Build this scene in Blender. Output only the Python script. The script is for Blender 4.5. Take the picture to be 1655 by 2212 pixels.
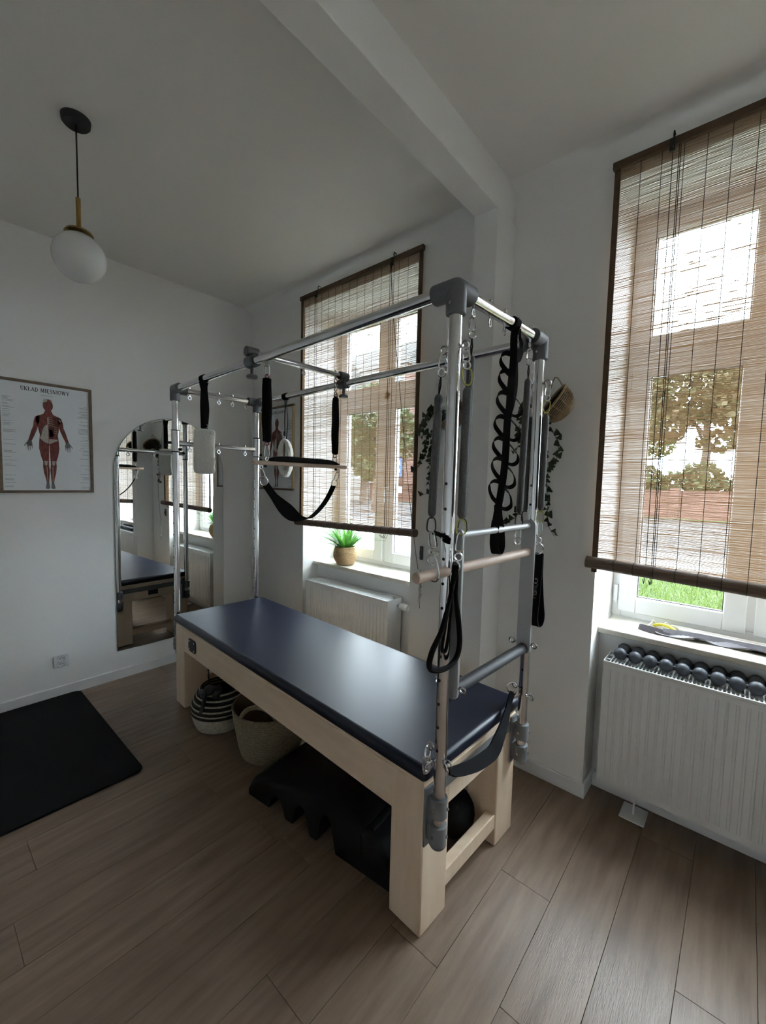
import bpy, bmesh, math, random
from mathutils import Vector, Matrix
import numpy as np
random.seed(7)
for o in list(bpy.data.objects): bpy.data.objects.remove(o, do_unlink=True)
SC = bpy.context.scene
COL = SC.collection
V = Vector
PI = math.pi

# ------------------------------------------------------------------ camera
CAM = V((3.5984, -2.2099, 1.5761)); YAW, PITCH, ROLL, FPX = 0.8555, -0.0722, 0.0235, 903.15
fw = V((-math.cos(YAW)*math.cos(PITCH), math.sin(YAW)*math.cos(PITCH), math.sin(PITCH)))
rt = V((math.sin(YAW), math.cos(YAW), 0)); up = rt.cross(fw)
R_ = rt*math.cos(ROLL) + up*math.sin(ROLL); U_ = up*math.cos(ROLL) - rt*math.sin(ROLL)
cd = bpy.data.cameras.new('camera'); cam = bpy.data.objects.new('camera', cd); COL.objects.link(cam)
cd.sensor_fit = 'HORIZONTAL'; cd.sensor_width = 36; cd.lens = FPX/1655*36; cd.clip_start = 0.02; cd.clip_end = 300
cam.matrix_world = Matrix(((R_.x, U_.x, -fw.x, CAM.x), (R_.y, U_.y, -fw.y, CAM.y), (R_.z, U_.z, -fw.z, CAM.z), (0, 0, 0, 1)))
SC.camera = cam

# ------------------------------------------------------------------ sky and exposure
world = bpy.data.worlds.new('sky'); SC.world = world; world.use_nodes = True
wn = world.node_tree; wn.nodes.clear()
wo = wn.nodes.new('ShaderNodeOutputWorld'); wb = wn.nodes.new('ShaderNodeBackground')
wt = wn.nodes.new('ShaderNodeTexCoord'); wz = wn.nodes.new('ShaderNodeTexNoise'); wr = wn.nodes.new('ShaderNodeValToRGB')
wz.inputs['Scale'].default_value = 2.2; wz.inputs['Detail'].default_value = 5
wr.color_ramp.elements[0].position = 0.38; wr.color_ramp.elements[0].color = (0.64, 0.80, 1.0, 1)
wr.color_ramp.elements[1].position = 0.62; wr.color_ramp.elements[1].color = (0.91, 0.96, 1.0, 1)
wn.links.new(wt.outputs['Generated'], wz.inputs['Vector']); wn.links.new(wz.outputs['Fac'], wr.inputs['Fac'])
wn.links.new(wr.outputs['Color'], wb.inputs['Color']); wn.links.new(wb.outputs['Background'], wo.inputs['Surface'])
wb.inputs['Strength'].default_value = 17.0
vs = SC.view_settings
vs.view_transform = 'Standard'; vs.look = 'None'; vs.gamma = 1.0; vs.exposure = 1.0; vs.use_curve_mapping = False
cy = SC.cycles
cy.max_bounces = 8; cy.diffuse_bounces = 4; cy.glossy_bounces = 3; cy.transparent_max_bounces = 16; cy.transmission_bounces = 3
cy.caustics_reflective = False; cy.caustics_refractive = False; cy.use_adaptive_sampling = True; cy.adaptive_threshold = 0.05
cy.use_denoising = True; cy.sample_clamp_indirect = 20.0

# ------------------------------------------------------------------ materials
M = {}
def mat(name, col, rough=0.6, metal=0.0, var=0.0, scale=8.0, stretch=(1, 1, 1), bump=0.0, bscale=60.0, bstretch=None, spec=0.5, col2=None, rand=0.0, trans=0.0, coat=0.0, sheen=0.0, detail=4.0):
    m = bpy.data.materials.new(name); m.use_nodes = True; nt = m.node_tree; b = nt.nodes['Principled BSDF']
    b.inputs['Base Color'].default_value = (*col, 1); b.inputs['Roughness'].default_value = rough; b.inputs['Metallic'].default_value = metal
    b.inputs['Specular IOR Level'].default_value = spec
    if coat: b.inputs['Coat Weight'].default_value = coat
    if sheen: b.inputs['Sheen Weight'].default_value = sheen
    tc = nt.nodes.new('ShaderNodeTexCoord'); oi = nt.nodes.new('ShaderNodeObjectInfo')
    off = nt.nodes.new('ShaderNodeVectorMath'); off.operation = 'SCALE'; off.inputs[0].default_value = (37.1, 53.7, 19.3)
    nt.links.new(oi.outputs['Random'], off.inputs['Scale'])
    add = nt.nodes.new('ShaderNodeVectorMath'); add.operation = 'ADD'
    nt.links.new(tc.outputs['Object'], add.inputs[0]); nt.links.new(off.outputs[0], add.inputs[1])
    def noise(sc, st, det):
        mp = nt.nodes.new('ShaderNodeMapping'); mp.inputs['Scale'].default_value = st
        n = nt.nodes.new('ShaderNodeTexNoise'); n.inputs['Scale'].default_value = sc; n.inputs['Detail'].default_value = det
        nt.links.new(add.outputs[0], mp.inputs['Vector']); nt.links.new(mp.outputs[0], n.inputs['Vector']); return n
    if var or col2 or rand:
        n = noise(scale, stretch, detail)
        rp = nt.nodes.new('ShaderNodeValToRGB'); c2 = col2 or tuple(min(1, c*(1+var)) for c in col); c1 = col if col2 else tuple(c*(1-var) for c in col)
        rp.color_ramp.elements[0].position = 0.32; rp.color_ramp.elements[1].position = 0.68
        rp.color_ramp.elements[0].color = (*c1, 1); rp.color_ramp.elements[1].color = (*c2, 1)
        nt.links.new(n.outputs['Fac'], rp.inputs['Fac']); out = rp.outputs['Color']
        if rand:
            hs = nt.nodes.new('ShaderNodeHueSaturation'); mr = nt.nodes.new('ShaderNodeMapRange')
            mr.inputs['To Min'].default_value = 1-rand; mr.inputs['To Max'].default_value = 1+rand
            nt.links.new(oi.outputs['Random'], mr.inputs['Value']); nt.links.new(mr.outputs[0], hs.inputs['Value'])
            nt.links.new(out, hs.inputs['Color']); out = hs.outputs['Color']
        nt.links.new(out, b.inputs['Base Color'])
    if bump:
        n = noise(bscale, bstretch or stretch, 3); bp = nt.nodes.new('ShaderNodeBump'); bp.inputs['Strength'].default_value = bump; bp.inputs['Distance'].default_value = 0.004
        nt.links.new(n.outputs['Fac'], bp.inputs['Height']); nt.links.new(bp.outputs[0], b.inputs['Normal'])
    if trans:
        t = nt.nodes.new('ShaderNodeBsdfTranslucent'); t.inputs['Color'].default_value = (*(col2 or col), 1)
        mx = nt.nodes.new('ShaderNodeMixShader'); mx.inputs[0].default_value = trans
        o = nt.nodes['Material Output']; nt.links.new(b.outputs[0], mx.inputs[1]); nt.links.new(t.outputs[0], mx.inputs[2]); nt.links.new(mx.outputs[0], o.inputs['Surface'])
    M[name] = m; return m
mat('wall_paint', (0.86, 0.85, 0.83), 0.75, bump=0.12, bscale=220)
mat('ceiling_paint', (0.84, 0.82, 0.785), 0.85, bump=0.1, bscale=200)
mat('trim_white', (0.82, 0.82, 0.82), 0.4)
mat('upvc', (0.86, 0.87, 0.88), 0.25)
mat('oak_plank', (0.190, 0.126, 0.085), 0.33, col2=(0.290, 0.205, 0.145), scale=4, stretch=(8, 0.8, 1), bump=0.35, bscale=40, bstretch=(12, 0.6, 1), rand=0.08, spec=0.55, detail=7)
mat('joint_dark', (0.05, 0.038, 0.03), 0.8)
mat('sill_stone', (0.62, 0.58, 0.49), 0.35, var=0.12, scale=14)
mat('maple', (0.74, 0.555, 0.395), 0.42, col2=(0.83, 0.66, 0.495), scale=3, stretch=(1.2, 6, 6), bump=0.05, bscale=30)
mat('maple_leg', (0.74, 0.555, 0.395), 0.42, col2=(0.83, 0.66, 0.495), scale=3, stretch=(6, 6, 1.0), bump=0.05, bscale=30)
mat('dowel_wood', (0.66, 0.49, 0.38), 0.45, var=0.12, scale=6, stretch=(8, 1, 8))
mat('vinyl', (0.008, 0.011, 0.026), 0.40, bump=0.06, bscale=500, spec=0.45)
mat('chrome', (0.72, 0.72, 0.73), 0.13, 1.0)
mat('steel', (0.55, 0.55, 0.55), 0.25, 1.0)
mat('grey_plastic', (0.13, 0.135, 0.145), 0.5)
mat('grey_paint', (0.20, 0.205, 0.21), 0.45)
mat('silver_paint', (0.46, 0.47, 0.48), 0.35, 0.3)
mat('black_rubber', (0.012, 0.012, 0.013), 0.6)
mat('black_foam', (0.008, 0.008, 0.009), 0.62, bump=0.2, bscale=260, spec=0.2)
mat('grey_foam', (0.035, 0.035, 0.038), 0.6, bump=0.15, bscale=300)
mat('black_web', (0.009, 0.009, 0.010), 0.9, bump=0.3, bscale=500, spec=0.12)
mat('black_plush', (0.009, 0.008, 0.008), 0.95, bump=0.8, bscale=220, spec=0.1)
mat('grey_band', (0.10, 0.09, 0.10), 0.6, var=0.2, scale=20)
mat('sleeve_cloth', (0.10, 0.10, 0.098), 0.6, var=0.2, scale=120, bump=0.4, bscale=420)
mat('black_wire', (0.012, 0.012, 0.012), 0.35)
mat('yellow_wire', (0.52, 0.50, 0.12), 0.4)
mat('yellow_plastic', (0.60, 0.52, 0.02), 0.4)
mat('red_wire', (0.42, 0.02, 0.08), 0.4)
mat('sheepskin', (0.74, 0.73, 0.68), 0.95, bump=1.0, bscale=110, sheen=0.3)
mat('reed', (0.25, 0.165, 0.105), 0.6, col2=(0.50, 0.37, 0.25), scale=30, stretch=(0.6, 1, 40), trans=0.5)
mat('reed_roll', (0.13, 0.085, 0.058), 0.6, col2=(0.20, 0.14, 0.10), scale=20, stretch=(0.4, 10, 10), bump=0.4, bscale=120)
mat('band_cloth', (0.11, 0.068, 0.04), 0.8, var=0.2, scale=40)
mat('cord_dark', (0.035, 0.028, 0.02), 0.8)
mat('cord_pale', (0.62, 0.60, 0.55), 0.8)
mat('frame_wood', (0.17, 0.118, 0.078), 0.5, var=0.2, scale=6, stretch=(6, 1, 6))
mat('frame_pine', (0.55, 0.40, 0.22), 0.5, var=0.15, scale=6, stretch=(6, 6, 1))
mat('paper', (0.80, 0.82, 0.85), 0.25, var=0.02)
mat('ink', (0.03, 0.03, 0.035), 0.5); mat('ink_grey', (0.32, 0.34, 0.36), 0.5)
mat('muscle', (0.085, 0.012, 0.011), 0.4, col2=(0.27, 0.062, 0.05), scale=70, stretch=(2.2, 2.2, .6))
mat('tendon', (0.46, 0.40, 0.35), 0.4, var=0.15, scale=60)
mat('muscle_dark', (0.085, 0.014, 0.016), 0.4)
mat('bone', (0.36, 0.24, 0.13), 0.4)
mat('hand_grey', (0.15, 0.14, 0.145), 0.4, var=0.3, scale=80)
mat('mirror', (0.90, 0.92, 0.91), 0.0, 1.0); mat('mirror_edge', (0.30, 0.36, 0.34), 0.2, 0.6)
mat('socket_white', (0.72, 0.73, 0.74), 0.35)
mat('lamp_black', (0.010, 0.010, 0.010), 0.55); mat('brass', (0.42, 0.28, 0.10), 0.32, 0.9); mat('opal', (0.72, 0.72, 0.70), 0.22)
mat('mat_foam', (0.009, 0.009, 0.010), 0.85, bump=0.2, bscale=300, spec=0.2)
mat('radiator_white', (0.80, 0.80, 0.79), 0.35); mat('grille_grey', (0.10, 0.11, 0.13), 0.5)
mat('ball_rubber', (0.045, 0.05, 0.062), 0.5)
mat('jute', (0.42, 0.27, 0.14), 0.9, col2=(0.58, 0.40, 0.22), scale=50, stretch=(1, 1, 3), bump=1.0, bscale=90, bstretch=(1, 1, 2.4))
mat('seagrass', (0.19, 0.15, 0.10), 0.95, col2=(0.33, 0.27, 0.185), scale=60, stretch=(1, 1, 4), bump=1.0, bscale=100)
mat('wicker', (0.34, 0.24, 0.14), 0.8, var=0.25, scale=30)
mat('soil', (0.06, 0.035, 0.022), 1.0, var=0.5, scale=40, bump=0.8)
mat('ivy', (0.035, 0.055, 0.024), 0.5, var=0.3, scale=20, rand=0.35, trans=0.15); mat('stem', (0.07, 0.06, 0.035), 0.8)
mat('fern', (0.10, 0.30, 0.045), 0.5, var=0.3, scale=20, rand=0.25, trans=0.4)
mat('white_stripe', (0.42, 0.38, 0.31), 0.9, var=0.2, scale=60, bump=0.8); mat('black_stripe', (0.02, 0.018, 0.016), 0.9, bump=0.8)
mat('black_bag', (0.010, 0.010, 0.011), 0.4); mat('grey_bag', (0.05, 0.05, 0.055), 0.6, var=0.3, scale=20)
mat('stick_white', (0.72, 0.68, 0.62), 0.4)
mat('print_grey', (0.42, 0.43, 0.45), 0.6)
mat('grass', (0.044, 0.068, 0.008), 0.8, var=0.3, scale=30, trans=0.3); mat('lawn', (0.030, 0.040, 0.012), 0.9, var=0.4, scale=3)
mat('paving', (0.11, 0.11, 0.108), 0.8, var=0.08, scale=2); mat('asphalt', (0.032, 0.032, 0.034), 0.9, var=0.15, scale=1.5)
mat('red_brick', (0.085, 0.042, 0.032), 0.9, var=0.3, scale=2.5, stretch=(1, 1, 4)); mat('roof_grey', (0.05, 0.053, 0.052), 0.8, var=0.15)
mat('leaf_green', (0.030, 0.045, 0.012), 0.7, var=0.4, scale=1.5, trans=0.25); mat('leaf_autumn', (0.065, 0.042, 0.012), 0.7, col2=(0.045, 0.048, 0.013), scale=0.7, trans=0.25)
mat('leaf_lime', (0.05, 0.07, 0.012), 0.7, var=0.3, scale=1.5, trans=0.3)
mat('bark', (0.06, 0.045, 0.035), 0.95, var=0.3); mat('house_cream', (0.16, 0.155, 0.14), 0.9, var=0.05); mat('house_window', (0.05, 0.055, 0.06), 0.15)
mat('sign_blue', (0.01, 0.05, 0.30), 0.5); mat('sign_white', (0.55, 0.56, 0.58), 0.5); mat('pole_grey', (0.25, 0.25, 0.26), 0.5, 0.4)
mat('exterior_plaster', (0.45, 0.42, 0.38), 0.9, var=0.08)
def glass(name):
    m = bpy.data.materials.new(name); m.use_nodes = True; nt = m.node_tree; nt.nodes.clear()
    o = nt.nodes.new('ShaderNodeOutputMaterial'); t = nt.nodes.new('ShaderNodeBsdfTransparent'); t.inputs['Color'].default_value = (0.95, 0.97, 0.96, 1)
    g = nt.nodes.new('ShaderNodeBsdfGlossy'); g.inputs['Roughness'].default_value = 0.0
    f = nt.nodes.new('ShaderNodeFresnel'); f.inputs['IOR'].default_value = 1.45; x = nt.nodes.new('ShaderNodeMixShader')
    ge = nt.nodes.new('ShaderNodeNewGeometry'); mu = nt.nodes.new('ShaderNodeMath'); mu.operation = 'SUBTRACT'; mu.use_clamp = True   # reflect on the entry face only
    nt.links.new(f.outputs[0], mu.inputs[0]); nt.links.new(ge.outputs['Backfacing'], mu.inputs[1]); nt.links.new(mu.outputs[0], x.inputs[0]); nt.links.new(t.outputs[0], x.inputs[1]); nt.links.new(g.outputs[0], x.inputs[2]); nt.links.new(x.outputs[0], o.inputs['Surface'])
    M[name] = m
glass('glass')

# ------------------------------------------------------------------ mesh helpers
def frames(pts, closed=False):
    n = len(pts); T = []
    for i in range(n):
        a = pts[(i-1) % n] if (closed or i > 0) else pts[0]; b = pts[(i+1) % n] if (closed or i < n-1) else pts[-1]
        t = (b-a); T.append(t.normalized() if t.length > 1e-9 else V((0, 0, 1)))
    ref = V((0, 0, 1)) if abs(T[0].z) < 0.9 else V((1, 0, 0))
    N = [(ref - T[0]*ref.dot(T[0])).normalized()]
    for i in range(1, n):
        q = T[i-1].rotation_difference(T[i]); v = q @ N[-1]; v = (v - T[i]*v.dot(T[i])).normalized(); N.append(v)
    return T, N
def smooth_path(pts, n=6, closed=False):
    pts = [V(p) for p in pts]; out = []; m = len(pts)
    rng = range(m) if closed else range(m-1)
    for i in rng:
        p0 = pts[(i-1) % m] if (closed or i > 0) else pts[0]; p1 = pts[i]; p2 = pts[(i+1) % m]; p3 = pts[(i+2) % m] if (closed or i+2 < m) else pts[-1]
        for k in range(n):
            t = k/n; out.append(0.5*((2*p1) + (p2-p0)*t + (2*p0-5*p1+4*p2-p3)*t*t + (3*p1-p0-3*p2+p3)*t**3))
    if not closed: out.append(pts[-1])
    return out
class MB:
    def __init__(s): s.v = []; s.f = []
    def add(s, vs, fs):
        k = len(s.v); s.v += [tuple(p) for p in vs]; s.f += [tuple(i+k for i in f) for f in fs]; return s
    def box(s, x0, x1, y0, y1, z0, z1):
        x0, x1 = min(x0, x1), max(x0, x1); y0, y1 = min(y0, y1), max(y0, y1); z0, z1 = min(z0, z1), max(z0, z1)
        return s.add([(x0, y0, z0), (x1, y0, z0), (x1, y1, z0), (x0, y1, z0), (x0, y0, z1), (x1, y0, z1), (x1, y1, z1), (x0, y1, z1)],
              [(0, 3, 2, 1), (4, 5, 6, 7), (0, 1, 5, 4), (1, 2, 6, 5), (2, 3, 7, 6), (3, 0, 4, 7)])
    def tube(s, pts, r, n=10, closed=False):
        pts = [V(p) for p in pts]; T, N = frames(pts, closed); m = len(pts); vs = []; fs = []
        rs = r if isinstance(r, (list, tuple)) else [r]*m
        for i in range(m):
            B = T[i].cross(N[i])
            for k in range(n):
                a = 2*PI*k/n; vs.append(pts[i] + (N[i]*math.cos(a) + B*math.sin(a))*rs[i])
        for i in range(m if closed else m-1):
            j = (i+1) % m
            for k in range(n): fs.append((i*n+k, i*n+(k+1) % n, j*n+(k+1) % n, j*n+k))
        if not closed: fs.append(tuple(range(n-1, -1, -1))); fs.append(tuple((m-1)*n+k for k in range(n)))
        return s.add(vs, fs)
    def cyl(s, a, b, r, n=16, r2=None): return s.tube([a, b], [r, r if r2 is None else r2], n)
    def torus(s, c, nrm, R, r, n=18, m=6):
        c = V(c); nrm = V(nrm).normalized(); x = nrm.orthogonal().normalized(); y = nrm.cross(x)
        return s.tube([c + (x*math.cos(2*PI*i/n) + y*math.sin(2*PI*i/n))*R for i in range(n)], r, m, True)
    def loop(s, c, h, w, r, ax=(1, 0, 0), m=6, upv=(0, 0, 1), taper=0.0):
        c = V(c); ax = V(ax).normalized(); u = V(upv).normalized(); pts = []   # elongated link in the plane ax/up
        for i in range(20):
            a = 2*PI*i/20; cx, sy = math.cos(a), math.sin(a); e = 0.6
            x = w/2*math.copysign(abs(cx)**e, cx)*(1 + taper*sy); z = h/2*math.copysign(abs(sy)**e, sy); pts.append(c + ax*x + u*z)
        return s.tube(pts, r, m, True)
    def lathe(s, prof, c=(0, 0, 0), n=28, caps=True, mtx=None):
        vs = []; fs = []; m = len(prof)
        for (r, z) in prof:
            for k in range(n): vs.append(V((r*math.cos(2*PI*k/n), r*math.sin(2*PI*k/n), z)))
        for i in range(m-1):
            for k in range(n): fs.append((i*n+k, i*n+(k+1) % n, (i+1)*n+(k+1) % n, (i+1)*n+k))
        if caps: fs.append(tuple(range(n-1, -1, -1))); fs.append(tuple((m-1)*n+k for k in range(n)))
        if mtx is not None: vs = [mtx @ v for v in vs]
        return s.add([v + V(c) for v in vs], fs)
    def sphere(s, c, r, n=16, m=10, sc=(1, 1, 1)):
        prof = [(max(1e-4, r*math.sin(PI*i/m)), -r*math.cos(PI*i/m)) for i in range(m+1)]
        return s.lathe(prof, c, n, True, Matrix.Diagonal((*sc, 1)))
    def ribbon(s, pts, wd, w, t=0.002, closed=False):
        pts = [V(p) for p in pts]; m = len(pts); T, _ = frames(pts, closed); vs = []; fs = []
        ws = w if isinstance(w, (list, tuple)) else [w]*m
        for i in range(m):
            d = V(wd[i] if isinstance(wd, list) else wd); d = (d - T[i]*d.dot(T[i])); d = d.normalized() if d.length > 1e-6 else V((1, 0, 0)); nn = T[i].cross(d).normalized()
            vs += [pts[i] + d*ws[i]/2 + nn*t/2, pts[i] - d*ws[i]/2 + nn*t/2, pts[i] - d*ws[i]/2 - nn*t/2, pts[i] + d*ws[i]/2 - nn*t/2]
        for i in range(m if closed else m-1):
            j = (i+1) % m
            for k in range(4): fs.append((i*4+k, i*4+(k+1) % 4, j*4+(k+1) % 4, j*4+k))
        if not closed: fs += [(3, 2, 1, 0), tuple((m-1)*4+k for k in range(4))]
        return s.add(vs, fs)
    def prism(s, poly, a, b, plane='XZ'):
        def P(u, v, w): return {'XZ': (u, w, v), 'YZ': (w, u, v), 'XY': (u, v, w)}[plane]
        n = len(poly)
        return s.add([P(u, v, a) for u, v in poly] + [P(u, v, b) for u, v in poly],
              [tuple(range(n)), tuple(range(2*n-1, n-1, -1))] + [(i, n+i, n+(i+1) % n, (i+1) % n) for i in range(n)])
    def build(s, name, m, parent=None, org=(0, 0, 0), smooth=True, bevel=0.0, seg=2, kind=None):
        me = bpy.data.meshes.new(name); o_ = V(org)
        me.from_pydata([tuple(V(p)-o_) for p in s.v], [], s.f); me.update()
        bm = bmesh.new(); bm.from_mesh(me); bmesh.ops.recalc_face_normals(bm, faces=bm.faces); bm.to_mesh(me); bm.free()
        if smooth:
            me.polygons.foreach_set('use_smooth', [True]*len(me.polygons)); me.set_sharp_from_angle(angle=math.radians(38))
        me.materials.append(M[m]); o = bpy.data.objects.new(name, me); COL.objects.link(o)
        if parent is not None: o.parent = parent
        else: o.location = o_
        if bevel:
            bv = o.modifiers.new('bevel', 'BEVEL'); bv.width = bevel; bv.segments = seg; bv.limit_method = 'ANGLE'; bv.angle_limit = math.radians(40)
        if kind: o['kind'] = kind
        return o
def tag(o, label, cat, group=None, kind=None):
    o['label'] = label; o['category'] = cat
    if group: o['group'] = group
    if kind: o['kind'] = kind
    return o
def thing(name, loc, label, cat, rz=0.0, group=None):
    o = bpy.data.objects.new(name, None); COL.objects.link(o); o.location = loc; o.rotation_euler = (0, 0, rz); o.empty_display_size = 0.05
    return tag(o, label, cat, group)
def struct(name, mb, m, **k):
    o = mb.build(name, m, **k); o['kind'] = 'structure'; return o
# frame of the exercise table: x along its length towards the camera, y towards the windows
BO = V((0.6186, -0.9673, 0)); BR = -0.0459
BMx = Matrix.Translation(BO) @ Matrix.Rotation(BR, 4, 'Z')
def bthing(name, base, label, cat, group=None):      # base given in the table's frame; the parts are built in that frame with org=base
    return thing(name, BMx @ V(base), label, cat, BR, group)

# ------------------------------------------------------------------ the room
H = 3.14; XR = 7.4; YB = -3.9
NI = [(0.79, 1.93, 0.878), (3.062, 4.232, 0.858), (5.36, 6.53, 0.858)]     # niches: left, right, sill height; the last is added out of view for daylight
NB = 0.165; WY = 0.375; WT = 0.52; NT = 2.97
fl = struct('floor', MB().box(-0.1, XR+0.1, YB-0.1, NB+0.05, -0.08, -0.012), 'joint_dark', smooth=False)
PW, PL, GAP = 0.197, 1.285, 0.0011
fixed = {0: -0.655, 1: -1.083, 3: -0.672, -14: -1.11}
plank_cache = {}
k0 = math.floor((0-2.9365)/PW)
for k in range(k0, math.ceil((XR-2.9365)/PW)):
    x0 = max(2.9365 + k*PW, -0.02); x1 = min(2.9365 + (k+1)*PW, XR+.02)
    j = fixed.get(k, random.uniform(0, PL)); j -= PL*math.ceil((j-YB)/PL)
    y = j
    while y < NB:
        a, b = max(y, YB-0.02), min(y+PL, NB+0.02); y += PL
        if b-a < 0.02: continue
        key = (round(x1-x0, 3), round(b-a, 3)); w, l = x1-x0-GAP, b-a-GAP
        if key not in plank_cache:
            me_o = MB().box(-w/2, w/2, -l/2, l/2, -0.0118, 0).build('floor_plank', 'oak_plank', fl, bevel=0.0008, seg=1); plank_cache[key] = me_o
            o = me_o
        else:
            o = plank_cache[key].copy(); COL.objects.link(o); o.parent = fl
        o.location = ((x0+x1)/2, (a+b)/2, 0)
# ceiling with its beam and the rounded cove over the window wall
ce = struct('ceiling', MB().box(-0.1, XR+0.1, YB-0.1, WT, H, H+0.15), 'ceiling_paint', smooth=False)
MB().box(2.44, 2.57, YB, 0.02, 2.955, H+0.05).build('ceiling_beam', 'wall_paint', ce, bevel=0.004)
CR = 0.085; cv = [(0.01, H+0.01)] + [(-CR + CR*math.sin(a), H - CR + CR*math.cos(a)) for a in [PI/2*i/8 for i in range(9)]]
MB().prism([(y, z) for y, z in cv], -0.02, XR, 'YZ').build('cove', 'wall_paint', ce)
# walls
struct('wall_left', MB().box(-0.15, 0, YB-0.1, WT, 0, H), 'wall_paint', smooth=False)
wr_ = MB().box(-0.15, NI[0][0], 0, WT, 0, H).box(NI[-1][1], XR+0.1, 0, WT, 0, H)
for n0, n1 in zip(NI[:-1], NI[1:]): wr_.box(n0[1], n1[0], 0, WT, 0, H)
for a, b, zs in NI:
    wr_.box(a, b, 0, WT, NT, H).box(a, b, NB, WT, 0, zs-0.03)
wr_.box(2.44, 2.57, -0.205, 0, 0, 2.955)
struct('wall_right', wr_, 'wall_paint', smooth=False)
struct('wall_back', MB().box(-0.15, XR+0.1, YB-0.1, YB, 0, H), 'wall_paint', smooth=False)
struct('wall_front', MB().box(XR, XR+0.1, YB, 0, 0, H), 'wall_paint', smooth=False)
# baseboards
HB = 0.074
def bboard(segs, name):
    b = MB()
    for s_ in segs: b.box(*s_, 0.0005, HB)
    return struct(name, b, 'trim_white', bevel=0.003)
bboard([(0, 0.013, YB, 0)], 'baseboard_left')
bs = [(0.013, NI[0][0]+0.012, -0.013, 0), (NI[0][1]-0.012, 2.44, -0.013, 0), (2.57, NI[1][0]+0.013, -0.013, 0), (NI[1][1]-0.013, NI[2][0]+0.013, -0.013, 0), (NI[2][1]-0.013, XR, -0.013, 0), (2.427, 2.583, -0.218, -0.205), (2.427, 2.44, -0.205, -0.013), (2.57, 2.583, -0.205, -0.013)]
for a, b, zs in NI: bs += [(a, a+0.013, 0, NB), (b-0.013, b, 0, NB), (a+0.013, b-0.013, NB-0.036, NB)]
bboard(bs, 'baseboard_right')

# windows: fixed frame, two lower sashes, two upper sashes, panes, sill
for wi, (a, b, zs) in enumerate(NI):
    zb = zs+0.006; c = (a+b)/2; fr = MB()
    fr.box(a, a+0.045, WY+.012, WY+0.075, zb, NT).box(b-0.045, b, WY+.012, WY+0.075, zb, NT).box(a+0.045, b-0.045, WY+.012, WY+0.075, zb, zb+0.045).box(a+0.045, b-0.045, WY+.012, WY+0.075, NT-0.05, NT)
    fr.box(a+0.045, b-0.045, WY+.012, WY+0.075, 2.235, 2.30).box(c-0.035, c+0.035, WY+.012, WY+0.075, zb+0.045, NT-0.05)
    w = struct('window_%d' % (wi+1), fr, 'upvc', bevel=0.004)  # the third window is unseen, added to brighten the room
    for (x0, x1) in ((a+0.031, c-0.0145), (c+0.0145, b-0.031)):
        for (z0, z1, up_) in ((zs+0.037, 2.245, 0), (2.288, NT-0.035, 1)):
            t = 0.087 if not up_ else 0.075
            sa = MB().box(x0, x0+t, WY, WY+0.06, z0, z1).box(x1-t, x1, WY, WY+0.06, z0, z1).box(x0+t, x1-t, WY, WY+0.06, z0, z0+t).box(x0+t, x1-t, WY, WY+0.06, z1-t, z1).build('sash', 'upvc', w, bevel=0.006)
            MB().box(x0+t-0.005, x1-t+0.005, WY+0.026, WY+0.032, z0+t-0.005, z1-t+0.005).build('pane', 'glass', sa, smooth=False)
            g = MB(); e = 0.004
            g.box(x0+t, x0+t+e, WY+0.02, WY+0.026, z0+t, z1-t).box(x1-t-e, x1-t, WY+0.02, WY+0.026, z0+t, z1-t).box(x0+t+e, x1-t-e, WY+0.02, WY+0.026, z0+t, z0+t+e).box(x0+t+e, x1-t-e, WY+0.02, WY+0.026, z1-t-e, z1-t)
            g.build('gasket', 'black_rubber', sa, smooth=False)
    MB().box(a, b, 0.112, WY+0.075, zs-0.028, zs).build('window_sill', 'sill_stone', w, bevel=0.004)
    for hz in (zs+0.09, 2.1): MB().box(a+0.012, a+0.030, WY-0.012, WY+0.012, hz, hz+0.09).cyl((a+0.021, WY-0.004, hz-0.012), (a+0.021, WY-0.004, hz), 0.006, 8).build('hinge_cover', 'upvc', w, bevel=0.002)
    MB().box(c+0.03, c+0.055, WY-0.012, WY, 1.50, 1.56).tube([(c+0.042, WY-0.02, 1.53), (c+0.042, WY-0.045, 1.53), (c+0.042, WY-0.05, 1.41)], 0.009, 8).build('window_handle', 'upvc', w)

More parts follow.
